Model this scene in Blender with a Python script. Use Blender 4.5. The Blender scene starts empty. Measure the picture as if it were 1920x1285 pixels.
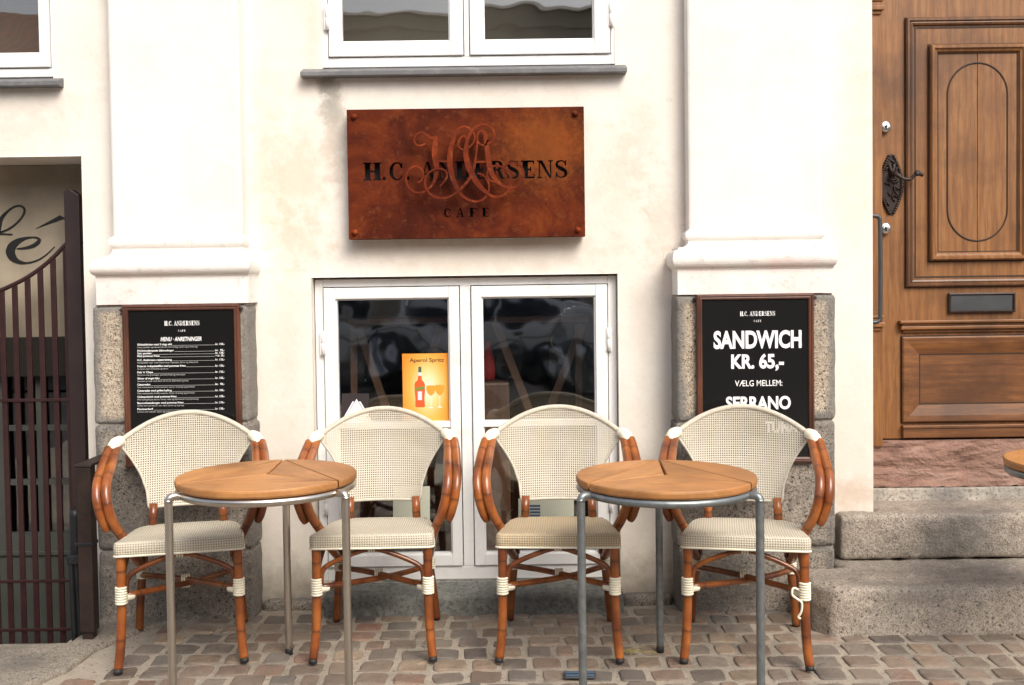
import bpy, bmesh, math, random
from mathutils import Vector, Matrix
random.seed(7)
S = bpy.context.scene
COL = S.collection
R = math.radians

# ------------------------------------------------------------------ camera
F = 1925.0; CAM = Vector((0, -4.4, 1.36)); PITCH = R(1.8); ROLL = 0.0135; HORIZON = 543.0
SH = F * math.tan(PITCH) - (642.5 - HORIZON)
fw = Vector((0, math.cos(PITCH), -math.sin(PITCH))); u0 = Vector((0, math.sin(PITCH), math.cos(PITCH))); r0 = Vector((1, 0, 0))
cr = r0 * math.cos(ROLL) - u0 * math.sin(ROLL); cu = u0 * math.cos(ROLL) + r0 * math.sin(ROLL)
cd = bpy.data.cameras.new('camera'); cam = bpy.data.objects.new('camera', cd); COL.objects.link(cam)
cd.sensor_width = 36; cd.lens = 36 * F / 1920; cd.shift_y = SH / 1920; cd.clip_start = 0.05; cd.clip_end = 500
m = Matrix((cr, cu, -fw)).transposed().to_4x4(); m.translation = CAM
cam.matrix_world = m; S.camera = cam

# ------------------------------------------------------------------ world, sun, exposure
SUN_DIR = Vector((0.50, -0.95, 1.0)).normalized()
el = math.asin(SUN_DIR.z); az = math.atan2(SUN_DIR.x, SUN_DIR.y)
W = bpy.data.worlds.new("World"); S.world = W; W.use_nodes = True
nt = W.node_tree; nt.nodes.clear()
sky = nt.nodes.new('ShaderNodeTexSky'); sky.sky_type = 'NISHITA'; sky.sun_disc = False
sky.sun_elevation = el; sky.sun_rotation = az; sky.air_density = 1.0; sky.dust_density = 4.0
hs = nt.nodes.new('ShaderNodeHueSaturation'); hs.inputs['Saturation'].default_value = 0.62
bg = nt.nodes.new('ShaderNodeBackground'); bg.inputs[1].default_value = 0.12
wo = nt.nodes.new('ShaderNodeOutputWorld')
nt.links.new(sky.outputs[0], hs.inputs['Color']); nt.links.new(hs.outputs[0], bg.inputs[0]); nt.links.new(bg.outputs[0], wo.inputs[0])
sl = bpy.data.lights.new('sun', 'SUN'); sl.energy = 1.5; sl.angle = R(32); sl.color = (1, 0.93, 0.82)
sun = bpy.data.objects.new('sun', sl); COL.objects.link(sun)
sun.rotation_euler = SUN_DIR.to_track_quat('Z', 'Y').to_euler(); sun.location = (3, -5, 6)
S.view_settings.view_transform = 'Standard'; S.view_settings.look = 'None'
S.view_settings.gamma = 1; S.view_settings.use_curve_mapping = False
S.view_settings.exposure = 0.86

# ------------------------------------------------------------------ helpers
def P(u, v, Y):                       # point of the plane y = Y seen at photo pixel (u, v)
    d = cr * ((u - 960) / F) + cu * ((642.5 - v + SH) / F) + fw
    t = (Y - CAM.y) / d.y
    q = CAM + d * t
    return q.x, q.z
def G(u, v, Z=0.0):                   # point of the height z = Z seen at photo pixel
    d = cr * ((u - 960) / F) + cu * ((642.5 - v + SH) / F) + fw
    t = (Z - CAM.z) / d.z
    q = CAM + d * t
    return q.x, q.y
def RECT(ua, va, ub, vb, Y):          # x0, x1, z0, z1
    um, vm = (ua + ub) / 2, (va + vb) / 2
    return P(ua, vm, Y)[0], P(ub, vm, Y)[0], P(um, vb, Y)[1], P(um, va, Y)[1]

class MB:
    def __init__(s): s.v = []; s.f = []; s.uv = []; s.sm = []; s.c = []
    def face(s, idx, uv=None, smooth=False, col=None):
        s.f.append(tuple(idx)); s.uv.append(uv if uv else [(0, 0)] * len(idx)); s.sm.append(smooth); s.c.append(col)
    def poly(s, pts, uv=None, smooth=False, col=None):
        b = len(s.v); s.v += [tuple(p) for p in pts]
        s.face(range(b, b + len(pts)), uv, smooth, col)
    def box(s, x0, x1, y0, y1, z0, z1, bv=0.0, col=None):
        if x0 > x1: x0, x1 = x1, x0
        if y0 > y1: y0, y1 = y1, y0
        if z0 > z1: z0, z1 = z1, z0
        if bv <= 0:
            b = len(s.v)
            s.v += [(x0,y0,z0),(x1,y0,z0),(x1,y1,z0),(x0,y1,z0),(x0,y0,z1),(x1,y0,z1),(x1,y1,z1),(x0,y1,z1)]
            for q in ((0,3,2,1),(4,5,6,7),(0,1,5,4),(1,2,6,5),(2,3,7,6),(3,0,4,7)):
                s.face([b + i for i in q], None, False, col)
            return
        bm = bmesh.new(); bmesh.ops.create_cube(bm, size=1)
        for v in bm.verts:
            v.co = Vector(((x0+x1)/2 + v.co.x*(x1-x0), (y0+y1)/2 + v.co.y*(y1-y0), (z0+z1)/2 + v.co.z*(z1-z0)))
        bmesh.ops.bevel(bm, geom=bm.edges[:], offset=bv, segments=2, affect='EDGES', profile=0.5)
        s.add_bm(bm, col)
    def add_bm(s, bm, col=None, smooth=False):
        b = len(s.v); bm.verts.index_update()
        s.v += [tuple(v.co) for v in bm.verts]
        for f in bm.faces: s.face([b + v.index for v in f.verts], None, smooth, col)
        bm.free()
    def tube(s, pts, r, n=10, sub=6, cap=True, closed=False, smooth_path=True):
        pts = [Vector(p) for p in pts]
        rs = r if isinstance(r, (list, tuple)) else [r] * len(pts)
        path, rad = spline(pts, rs, sub, closed) if (smooth_path and len(pts) > 2) else (pts, list(rs))
        m_ = len(path)
        tg = []
        for i in range(m_):
            if closed: d = path[(i+1) % m_] - path[i-1]
            else: d = path[min(i+1, m_-1)] - path[max(i-1, 0)]
            tg.append(d.normalized())
        a = Vector((0, 0, 1)) if abs(tg[0].z) < 0.9 else Vector((1, 0, 0))
        nrm = (a - tg[0] * a.dot(tg[0])).normalized()
        b = len(s.v); L = 0; Ls = []
        for i in range(m_):
            if i: L += (path[i] - path[i-1]).length
            Ls.append(L)
            nrm = (nrm - tg[i] * nrm.dot(tg[i])).normalized(); bn = tg[i].cross(nrm)
            for k in range(n):
                an = 2 * math.pi * k / n
                s.v.append(tuple(path[i] + (nrm * math.cos(an) + bn * math.sin(an)) * rad[i]))
        rng = m_ if closed else m_ - 1
        for i in range(rng):
            j = (i + 1) % m_
            la, lb = Ls[i], (Ls[j] if j else Ls[i] + 0.01)
            for k in range(n):
                k2 = (k + 1) % n
                s.face([b+i*n+k, b+i*n+k2, b+j*n+k2, b+j*n+k],
                       [(k/n, la), ((k+1)/n, la), ((k+1)/n, lb), (k/n, lb)], True)
        if cap and not closed:
            s.face([b + k for k in reversed(range(n))], [(0, Ls[0])] * n); s.face([b + (m_-1)*n + k for k in range(n)], [(0, Ls[-1])] * n)
    def lathe(s, prof, c=(0,0,0), n=24, axis='z', smooth=True):
        b = len(s.v)
        for (r, h) in prof:
            for k in range(n):
                an = 2*math.pi*k/n; x, y = r*math.cos(an), r*math.sin(an)
                p = (x, y, h) if axis == 'z' else ((x, -h, y) if axis == 'y' else (h, x, y))
                s.v.append((c[0]+p[0], c[1]+p[1], c[2]+p[2]))
        for i in range(len(prof)-1):
            for k in range(n):
                k2 = (k+1) % n
                s.face([b+i*n+k, b+i*n+k2, b+(i+1)*n+k2, b+(i+1)*n+k], None, smooth)
        s.face([b+(len(prof)-1)*n+k for k in range(n)]); s.face([b+k for k in reversed(range(n))])
    def ribbon(s, pts, ws, y0, y1, sub=8, smooth=True):   # flat ribbon in the xz plane with thickness y0..y1
        P3 = [Vector((p[0], 0, p[1])) for p in pts]
        path, rad = spline(P3, ws, sub, False) if (smooth and len(pts) > 2) else (P3, list(ws))
        n = len(path); b = len(s.v)
        for i in range(n):
            d = (path[min(i+1, n-1)] - path[max(i-1, 0)]).normalized()
            o = Vector((-d.z, 0, d.x)) * rad[i] * 0.5
            for q, y in ((path[i]+o, y0), (path[i]-o, y0), (path[i]-o, y1), (path[i]+o, y1)):
                s.v.append((q.x, y, q.z))
        for i in range(n-1):
            A = b+i*4; B = A+4
            s.face([A, A+1, B+1, B]); s.face([A+1, A+2, B+2, B+1]); s.face([A+2, A+3, B+3, B+2]); s.face([A+3, A, B, B+3])
        s.face([b, b+3, b+2, b+1]); e = b+(n-1)*4; s.face([e, e+1, e+2, e+3])
    def prism(s, pts, y0, y1):          # polygon in xz, extruded along y
        n = len(pts); b = len(s.v)
        ar = sum(pts[i][0]*pts[(i+1)%n][1] - pts[(i+1)%n][0]*pts[i][1] for i in range(n))
        if ar < 0: pts = list(reversed(pts))
        s.v += [(p[0], y0, p[1]) for p in pts] + [(p[0], y1, p[1]) for p in pts]
        s.face(range(b, b+n)); s.face([b+n+i for i in reversed(range(n))])
        for i in range(n):
            j = (i+1) % n; s.face([b+j, b+i, b+n+i, b+n+j])
    def zprism(s, pts, z0, z1, col=None):    # polygon in xy, extruded along z
        n = len(pts); b = len(s.v)
        ar = sum(pts[i][0]*pts[(i+1)%n][1] - pts[(i+1)%n][0]*pts[i][1] for i in range(n))
        if ar < 0: pts = list(reversed(pts))
        s.v += [(p[0], p[1], z0) for p in pts] + [(p[0], p[1], z1) for p in pts]
        s.face([b+i for i in reversed(range(n))], None, False, col); s.face([b+n+i for i in range(n)], None, False, col)
        for i in range(n):
            j = (i+1) % n; s.face([b+i, b+j, b+n+j, b+n+i], None, False, col)
    def mesh(s, name):
        me = bpy.data.meshes.new(name)
        me.from_pydata(s.v, [], s.f)
        uvl = me.uv_layers.new(name='UVMap')
        flat = [c for f in s.uv for uv in f for c in uv]
        uvl.data.foreach_set('uv', flat)
        me.polygons.foreach_set('use_smooth', s.sm)
        if any(c is not None for c in s.c):
            ca = me.color_attributes.new('Col', 'FLOAT_COLOR', 'CORNER')
            cc = []
            for f, c in zip(s.f, s.c): cc += list(c if c else (0.5, 0.5, 0.5, 1)) * len(f)
            ca.data.foreach_set('color', cc)
        me.update(); return me
    def build(s, name, mat, parent=None, bevel=0.0, loc=None, seg=2):
        me = s.mesh(name); me.materials.append(mat)
        o = bpy.data.objects.new(name, me); COL.objects.link(o)
        if parent: o.parent = parent
        if loc: o.location = loc
        if bevel:
            b = o.modifiers.new('bevel', 'BEVEL'); b.width = bevel; b.segments = seg; b.limit_method = 'ANGLE'; b.angle_limit = R(35)
        return o

def spline(pts, rs, sub, closed):
    n = len(pts); path = []; rad = []
    for i in range(n if closed else n-1):
        if closed: p = [pts[(i-1) % n], pts[i], pts[(i+1) % n], pts[(i+2) % n]]; q = [rs[(i-1) % n], rs[i], rs[(i+1) % n], rs[(i+2) % n]]
        else: p = [pts[max(i-1,0)], pts[i], pts[i+1], pts[min(i+2,n-1)]]; q = [rs[i], rs[i], rs[i+1], rs[i+1]]
        for k in range(sub):
            t = k/sub; t2 = t*t; t3 = t2*t
            path.append(0.5*((2*p[1]) + (p[2]-p[0])*t + (2*p[0]-5*p[1]+4*p[2]-p[3])*t2 + (3*p[1]-p[0]-3*p[2]+p[3])*t3))
            rad.append(q[1]*(1-t)+q[2]*t)
    if not closed: path.append(pts[-1]); rad.append(rs[-1])
    return path, rad

def tag(o, label=None, cat=None, group=None, kind=None):
    if label: o['label'] = label
    if cat: o['category'] = cat
    if group: o['group'] = group
    if kind: o['kind'] = kind
    return o
def empty(name, loc=(0,0,0), rz=0):
    o = bpy.data.objects.new(name, None); COL.objects.link(o); o.location = loc; o.rotation_euler = (0,0,rz); o.empty_display_size = 0.1
    return o
def copy_tree(o, parent=None):
    c = o.copy(); COL.objects.link(c)
    if parent: c.parent = parent
    for ch in [x for x in COL.objects if x.parent == o]: copy_tree(ch, c)
    return c

# ------------------------------------------------------------------ materials
def newmat(name):
    m = bpy.data.materials.new(name); m.use_nodes = True
    t = m.node_tree; b = t.nodes['Principled BSDF']
    return m, t, b
def nd(t, typ, **kw):
    n = t.nodes.new(typ)
    for k, v in kw.items(): setattr(n, k, v)
    return n
def coords(t, scale=(1,1,1), kind='Object', rot=(0,0,0)):
    tc = nd(t, 'ShaderNodeTexCoord'); mp = nd(t, 'ShaderNodeMapping')
    mp.inputs['Scale'].default_value = scale; mp.inputs['Rotation'].default_value = rot
    t.links.new(tc.outputs[kind], mp.inputs[0]); return mp.outputs[0]
def noise(t, vec, scale, detail=6, rough=0.55, dist=0.0):
    n = nd(t, 'ShaderNodeTexNoise'); n.inputs['Scale'].default_value = scale; n.inputs['Detail'].default_value = detail
    n.inputs['Roughness'].default_value = rough; n.inputs['Distortion'].default_value = dist
    t.links.new(vec, n.inputs['Vector']); return n.outputs['Fac']
def ramp(t, fac, stops, interp='LINEAR'):
    r = nd(t, 'ShaderNodeValToRGB'); r.color_ramp.interpolation = interp
    e = r.color_ramp.elements
    while len(e) > 1: e.remove(e[-1])
    e[0].position = stops[0][0]; e[0].color = col4(stops[0][1])
    for p, c in stops[1:]:
        x = e.new(p); x.color = col4(c)
    t.links.new(fac, r.inputs[0]); return r.outputs[0]
def col4(c):
    if isinstance(c, (int, float)): return (c, c, c, 1)
    return (c[0], c[1], c[2], 1)
def mix(t, fac, a, b, mode='MIX'):
    n = nd(t, 'ShaderNodeMix', data_type='RGBA', blend_type=mode)
    if isinstance(fac, (int, float)): n.inputs[0].default_value = fac
    else: t.links.new(fac, n.inputs[0])
    for i, x in ((6, a), (7, b)):
        if isinstance(x, (tuple, list, int, float)): n.inputs[i].default_value = col4(x)
        else: t.links.new(x, n.inputs[i])
    return n.outputs[2]
def math_(t, op, a, b=0.0, c=None):
    n = nd(t, 'ShaderNodeMath', operation=op)
    for i, x in ((0, a), (1, b), (2, c)):
        if x is None: continue
        if isinstance(x, (int, float)): n.inputs[i].default_value = x
        else: t.links.new(x, n.inputs[i])
    return n.outputs[0]
def sep(t, vec):
    n = nd(t, 'ShaderNodeSeparateXYZ'); t.links.new(vec, n.inputs[0]); return n.outputs
def bump(t, b, h, strength=0.3, dist=0.01):
    n = nd(t, 'ShaderNodeBump'); n.inputs['Strength'].default_value = strength; n.inputs['Distance'].default_value = dist
    t.links.new(h, n.inputs['Height']); t.links.new(n.outputs[0], b.inputs['Normal'])
def setc(t, b, c):
    if isinstance(c, (tuple, list)): b.inputs['Base Color'].default_value = col4(c)
    else: t.links.new(c, b.inputs['Base Color'])
def simple(name, c, rough=0.5, metal=0.0, spec=0.5, var=0.0, vs=8, bmp=0.0, bs=60, coat=0.0):
    m, t, b = newmat(name)
    b.inputs['Roughness'].default_value = rough; b.inputs['Metallic'].default_value = metal
    b.inputs['Specular IOR Level'].default_value = spec; b.inputs['Coat Weight'].default_value = coat
    v = coords(t)
    if var:
        n = noise(t, v, vs)
        setc(t, b, mix(t, ramp(t, n, [(0.3, 0.0), (0.7, 1.0)]), [x*(1-var) for x in c], [min(1, x*(1+var)) for x in c]))
    else: setc(t, b, c)
    if bmp: bump(t, b, noise(t, v, bs), bmp, 0.004)
    return m

def blob(t, sx, cx, cz, rx, rz, nz=None, amt=0.5):   # soft elliptical stain mask on the facade (x, z)
    dx = math_(t, 'DIVIDE', math_(t, 'SUBTRACT', sx[0], cx), rx); dz = math_(t, 'DIVIDE', math_(t, 'SUBTRACT', sx[2], cz), rz)
    d = math_(t, 'SQRT', math_(t, 'ADD', math_(t, 'MULTIPLY', dx, dx), math_(t, 'MULTIPLY', dz, dz)))
    if nz is not None: d = math_(t, 'ADD', d, math_(t, 'MULTIPLY', math_(t, 'SUBTRACT', nz, 0.5), 2.2))
    r = nd(t, 'ShaderNodeMapRange', interpolation_type='SMOOTHSTEP')
    t.links.new(d, r.inputs[0]); r.inputs[1].default_value = 1.0; r.inputs[2].default_value = 0.1; r.inputs[3].default_value = 0; r.inputs[4].default_value = amt
    return r.outputs[0]

def stucco(name, base, warm, cream, stains=True):
    m, t, b = newmat(name)
    v = coords(t); s = sep(t, v)
    n1 = noise(t, v, 1.6, 5, 0.6); n2 = noise(t, v, 5.5, 8, 0.65); n3 = noise(t, v, 38, 6, 0.6)
    c = mix(t, ramp(t, n1, [(0.38, 0.0), (0.66, 1.0)]), base, warm)
    c = mix(t, ramp(t, n2, [(0.5, 0.0), (0.75, 0.55)]), c, cream)
    nf = noise(t, v, 14, 8, 0.7)
    if stains:
        x, z = P(617, 178, 0)
        grey = (0.27, 0.25, 0.22)
        for (u, vv, rx, rz, a, cc) in ((612, 160, .06, .10, .85, grey), (622, 195, .07, .13, .8, grey), (630, 250, .10, .30, .6, (0.45,.41,.355)), (585, 60, .05, .35, .4, (.6,.5,.4)), (500, 300, .10, .5, .4, (.64,.52,.41)), (1235, 420, .10, .3, .5, (.58,.50,.42)), (1600, 300, .12, .7, .3, (.66,.56,.46)), (30, 240, .4, .12, .4, (.62,.54,.45)), (540, 620, .10, .5, .4, (.63,.55,.46)), (1205, 620, .08, .4, .35, (.60,.54,.46)),
            (560, 330, .24, .34, .5, (0.66,.50,.36)), (1200, 260, .12, .34, .4, (0.60,.49,.39)), (560, 450, .18, .2, .5, (0.60,.49,.37)), (1160, 330, .16, .34, .4, (.62,.52,.41)),
            (60, 190, .35, .1, .3, (0.5,.45,.38)), (845, 165, .6, .06, .28, (0.55,.5,.44)), (1600, 925, .2, .09, .5, (0.5,.30,.19)),
            (540, 850, .12, .25, .3, (0.62,.55,.46)), (1205, 900, .12, .25, .35, (0.55,.49,.42)),
            (1600, 800, .2, .4, .25, (0.68,.6,.5)), (900, 480, 1.0, .10, .4, (0.58,.49,.39))):
            x, z = P(u, vv, 0)
            c = mix(t, blob(t, s, x, z, rx, rz, nf, a), c, cc)
        # splash dirt low on the wall
        lo = nd(t, 'ShaderNodeMapRange'); t.links.new(math_(t, 'ADD', s[2], math_(t, 'MULTIPLY', math_(t, 'SUBTRACT', nf, .5), .45)), lo.inputs[0])
        lo.inputs[1].default_value = 0.24; lo.inputs[2].default_value = 0.03; lo.inputs[3].default_value = 0; lo.inputs[4].default_value = 0.9
        c = mix(t, lo.outputs[0], c, (0.23, 0.20, 0.165))
        mid = nd(t, 'ShaderNodeMapRange'); t.links.new(math_(t, 'ADD', s[2], math_(t, 'MULTIPLY', math_(t, 'SUBTRACT', n2, .5), 1.2)), mid.inputs[0])
        mid.inputs[1].default_value = 1.2; mid.inputs[2].default_value = 0.1; mid.inputs[3].default_value = 0; mid.inputs[4].default_value = 0.45
        c = mix(t, mid.outputs[0], c, (0.56, 0.49, 0.40))
        # hairline cracks
        vo = nd(t, 'ShaderNodeTexVoronoi', feature='DISTANCE_TO_EDGE'); vo.inputs['Scale'].default_value = 1.1
        wv = nd(t, 'ShaderNodeVectorMath', operation='ADD'); nn = nd(t, 'ShaderNodeTexNoise'); nn.inputs['Scale'].default_value = 4; t.links.new(v, nn.inputs[0])
        t.links.new(v, wv.inputs[0]); t.links.new(nn.outputs['Color'], wv.inputs[1]); t.links.new(wv.outputs[0], vo.inputs['Vector'])
        cm = math_(t, 'MULTIPLY', ramp(t, vo.outputs['Distance'], [(0.0, 1.0), (0.004, 0.0)]), ramp(t, n1, [(0.5, 0.0), (0.6, 0.3)]))
        c = mix(t, cm, c, (0.35, 0.3, 0.25))
    setc(t, b, c); b.inputs['Roughness'].default_value = 0.85; b.inputs['Specular IOR Level'].default_value = 0.2
    h = math_(t, 'ADD', math_(t, 'MULTIPLY', n2, 1.0), math_(t, 'MULTIPLY', n3, 0.25))
    bump(t, b, h, 0.35, 0.012)
    return m
M = {}
M['wall'] = stucco('cream_stucco', (0.79, 0.755, 0.695), (0.77, 0.695, 0.615), (0.64, 0.575, 0.50))
M['pil'] = stucco('white_stucco', (0.79, 0.765, 0.725), (0.77, 0.715, 0.66), (0.66, 0.625, 0.585), False)
def mould_mat():
    m, t, b = newmat('flaking_white_moulding'); v = coords(t)
    n1 = noise(t, v, 4, 6, .6); n2 = noise(t, v, 22, 8, .7); n3 = noise(t, v, 60, 4)
    c = mix(t, ramp(t, n1, [(0.5, 0), (0.68, .7)]), (.79, .765, .725), (.77, .60, .56))
    c = mix(t, ramp(t, n2, [(0.58, 0), (0.7, .7)]), c, (.45, .40, .35))
    setc(t, b, c); b.inputs['Roughness'].default_value = .8
    bump(t, b, math_(t, 'ADD', n2, math_(t, 'MULTIPLY', n3, .4)), .35, .008); return m
M['mould'] = mould_mat()
def dark_mix(a): m_ = sum(a)/3; return [m_*.9, m_*.88, m_*.84]
def granite(name, a, b_, dark, sc=90, stain=0.4, margin=0.0):
    m, t, b = newmat(name); v = coords(t)
    n1 = noise(t, v, sc, 3, .6); n2 = noise(t, v, sc*2.3, 2, .5); n3 = noise(t, v, 3.5, 6, .65); n4 = noise(t, v, 25, 5, .6)
    c = mix(t, ramp(t, n1, [(.38, 0), (.6, 1)]), a, b_)
    c = mix(t, ramp(t, n2, [(.54, 0), (.62, .85)]), c, dark)
    c = mix(t, ramp(t, n3, [(.5, 0), (.75, stain)]), c, [x*.45 for x in a])
    c = mix(t, ramp(t, n4, [(.3, .25), (.6, 0)]), c, [x*.5 for x in a])
    vp = nd(t, 'ShaderNodeTexVoronoi'); vp.inputs['Scale'].default_value = 38; vp.inputs['Randomness'].default_value = 1; t.links.new(v, vp.inputs['Vector'])
    pit = math_(t, 'MULTIPLY', ramp(t, vp.outputs['Distance'], [(.12, 1), (.26, 0)]), ramp(t, vp.outputs['Color'], [(.45, 0), (.55, .8)]))
    c = mix(t, pit, c, [x*.5 for x in dark])
    n5 = noise(t, v, 1.7, 7, .7)
    c = mix(t, ramp(t, n5, [(.47, 0), (.66, stain)]), c, [x*.38 for x in dark_mix(a)])
    if margin:
        g_ = nd(t, 'ShaderNodeTexCoord'); q = sep(t, g_.outputs['Generated'])
        e = [math_(t, 'SUBTRACT', .5, math_(t, 'ABSOLUTE', math_(t, 'SUBTRACT', q[i], .5))) for i in (0, 2)]
        e = math_(t, 'ADD', math_(t, 'MINIMUM', e[0], e[1]), math_(t, 'MULTIPLY', math_(t, 'SUBTRACT', n3, .5), .12))
        c = mix(t, ramp(t, e, [(.03, margin), (.07, 0)]), c, [x*.55 for x in dark_mix(a)])
    setc(t, b, c); b.inputs['Roughness'].default_value = .8
    bump(t, b, math_(t, 'ADD', n1, math_(t, 'MULTIPLY', n4, 2)), .5, .008); return m
M['granite'] = granite('tan_granite', (.38, .30, .21), (.56, .48, .38), (.06, .05, .042), 75, .35, .8)
M['granite_d'] = granite('weathered_granite', (.25, .21, .17), (.37, .32, .265), (.04, .036, .032), 70, .6, .5)
M['step'] = granite('step_granite', (.32, .27, .215), (.45, .385, .32), (.09, .075, .06), 85, .6)
M['slab'] = granite('kerb_granite', (.22, .19, .15), (.32, .275, .225), (.085, .07, .06), 85, .75)
M['plinth'] = granite('painted_plinth', (.16, .165, .145), (.21, .21, .19), (.10, .10, .09), 25, .5)
M['mortar_r'] = granite('mortar_riser', (.42, .37, .31), (.50, .45, .38), (.2, .18, .16), 30, .8)
def sandstone():
    m, t, b = newmat('red_sandstone'); v = coords(t, (1.6, 1, 3.6)); v2 = coords(t)
    n = noise(t, v, 3.2, 8, .62, .6); n2 = noise(t, v2, 70, 5); n3 = noise(t, v2, 5, 6, .65)
    c = ramp(t, n, [(.28, (.10, .05, .038)), (.40, (.24, .135, .10)), (.58, (.31, .185, .14)), (.72, (.40, .28, .22))])
    c = mix(t, ramp(t, n3, [(.5, 0), (.7, .5)]), c, (.22, .15, .12))
    setc(t, b, c); b.inputs['Roughness'].default_value = .9; bump(t, b, math_(t, 'ADD', n, math_(t, 'MULTIPLY', n2, .25)), .8, .03); return m
M['sandstone'] = sandstone()
def paint(name, c, dirt, amt, rough=.4):
    m, t, b = newmat(name); v = coords(t)
    n = noise(t, v, 9, 8, .65); n2 = noise(t, v, 45, 5)
    setc(t, b, mix(t, ramp(t, n, [(.52, 0), (.75, amt)]), c, dirt)); b.inputs['Roughness'].default_value = rough
    bump(t, b, n2, .12, .004); return m
M['white'] = paint('white_window_paint', (.84, .83, .81), (.58, .55, .5), .5)
M['white_low'] = paint('grey_white_window_paint', (.80, .80, .79), (.5, .48, .45), .45)
M['lead'] = paint('lead_flashing', (.13, .13, .135), (.30, .29, .28), .7, .6)
def glass(name='window_glass', wav=.09, rough=.015, sc=2.6):
    m = bpy.data.materials.new(name); m.use_nodes = True; t = m.node_tree; t.nodes.clear()
    o = nd(t, 'ShaderNodeOutputMaterial'); mx = nd(t, 'ShaderNodeMixShader'); tr = nd(t, 'ShaderNodeBsdfTransparent'); gl = nd(t, 'ShaderNodeBsdfGlossy')
    gl.inputs['Roughness'].default_value = rough; tr.inputs[0].default_value = (.86, .88, .87, 1)
    v = coords(t); n = noise(t, v, sc, 2, .4); bp = nd(t, 'ShaderNodeBump'); bp.inputs['Strength'].default_value = wav; bp.inputs['Distance'].default_value = .03
    t.links.new(n, bp.inputs['Height']); t.links.new(bp.outputs[0], gl.inputs['Normal'])
    mx.inputs[0].default_value = .22
    t.links.new(tr.outputs[0], mx.inputs[1]); t.links.new(gl.outputs[0], mx.inputs[2]); t.links.new(mx.outputs[0], o.inputs[0]); return m
M['glass'] = glass(); M['glass_low'] = glass('old_wavy_glass', .20, .04, 3.0)
def tone(t):
    a = nd(t, 'ShaderNodeAttribute', attribute_name='Col'); return ramp(t, a.outputs['Fac'], [(0.0, 1.0), (.001, 0.0), (1.0, 1.0)])
def wood(name, c0, c1, c2, axis='z', rough=.42, sc=1.0, coat=.15, kind='Object'):
    m, t, b = newmat(name)
    st = {'z': (1, 1, .06), 'x': (.06, 1, 1), 'y': (1, .06, 1)}[axis]
    v = coords(t, st, kind); v0 = coords(t, (1,1,1), kind)
    n = noise(t, v, 26*sc, 7, .65, .6); n2 = noise(t, v, 160*sc, 3, .6); n3 = noise(t, v0, 3.2, 5, .6)
    vc = coords(t, tuple(x*(1 if x == 1 else 4.0) for x in st), kind)
    wv = nd(t, 'ShaderNodeTexWave', wave_type='BANDS', bands_direction='X' if axis != 'x' else 'Z'); wv.inputs['Scale'].default_value = 9*sc
    wv.inputs['Distortion'].default_value = 7; wv.inputs['Detail'].default_value = 3; wv.inputs['Detail Scale'].default_value = 1.2
    t.links.new(vc, wv.inputs['Vector'])
    c = mix(t, ramp(t, n, [(.33, 0), (.68, 1)]), c0, c1)
    c = mix(t, math_(t, 'MULTIPLY', wv.outputs['Fac'], .25), c, c2)
    c = mix(t, ramp(t, n2, [(.5, 0), (.68, .4)]), c, c2)
    c = mix(t, ramp(t, n3, [(.45, 0), (.66, .75)]), c, [x*.45 for x in c0])
    c = mix(t, math_(t, 'SUBTRACT', 1.0, tone(t)), c, [x*.6 for x in c0])
    setc(t, b, c); b.inputs['Roughness'].default_value = rough; b.inputs['Coat Weight'].default_value = coat; b.inputs['Coat Roughness'].default_value = .3
    bump(t, b, math_(t, 'ADD', n2, n), .12, .003); return m
M['door_v'] = wood('oak_vertical', (.195, .072, .017), (.325, .145, .043), (.06, .021, .006), 'z', .5, 1.0, .04)
M['door_h'] = wood('oak_horizontal', (.18, .066, .015), (.30, .125, .036), (.06, .021, .006), 'x', .5, 1.0, .04)
M['door_dark'] = wood('oak_dark_moulding', (.10, .038, .012), (.20, .082, .026), (.04, .016, .006), 'z', .45, 1.0, .08)
M['door_low'] = wood('oak_weathered_low', (.13, .045, .011), (.25, .098, .027), (.04, .014, .005), 'x', .5, 1.0, .04)
M['teak'] = wood('oiled_teak', (.44, .185, .055), (.57, .275, .092), (.27, .10, .03), 'x', .55, .8, .05, 'UV')
M['inwood'] = wood('trestle_wood', (.13, .065, .035), (.19, .10, .06), (.07, .035, .02), 'z')
M['frame_w'] = wood('mahogany_frame', (.10, .035, .02), (.17, .06, .03), (.05, .016, .01), 'z', .4)
def jitter(t, vec):
    oi = nd(t, 'ShaderNodeObjectInfo'); a = nd(t, 'ShaderNodeVectorMath', operation='ADD'); m_ = math_(t, 'MULTIPLY', oi.outputs['Random'], 37.0)
    t.links.new(vec, a.inputs[0]); t.links.new(m_, a.inputs[1]); return a.outputs[0]
def bamboo(name, k=1.0):
    m, t, b = newmat(name)
    tc = nd(t, 'ShaderNodeTexCoord'); s = sep(t, tc.outputs['UV']); v = jitter(t, coords(t))
    n = noise(t, v, 13, 5, .65); n2 = noise(t, v, 6, 4)
    c = mix(t, ramp(t, n, [(.35, 0), (.7, 1)]), (.25*k, .060*k, .012*k), (.44*k, .140*k, .026*k))
    c = mix(t, ramp(t, n2, [(.46, 0), (.64, .8)]), c, (.115*k, .026*k, .008*k))
    fr = math_(t, 'FRACT', math_(t, 'DIVIDE', math_(t, 'ADD', s[1], math_(t, 'MULTIPLY', math_(t, 'SUBTRACT', n2, .5), .02)), .125))
    ringm = ramp(t, fr, [(0.0, .0), (.42, 0.0), (.47, .35), (.5, .8), (.53, .25), (.6, 0.0)])
    c = mix(t, ringm, c, (.05, .014, .006))
    setc(t, b, c); b.inputs['Roughness'].default_value = .3; b.inputs['Coat Weight'].default_value = .35; b.inputs['Coat Roughness'].default_value = .18
    bump(t, b, math_(t, 'ADD', ringm, n), .25, .003); return m
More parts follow.
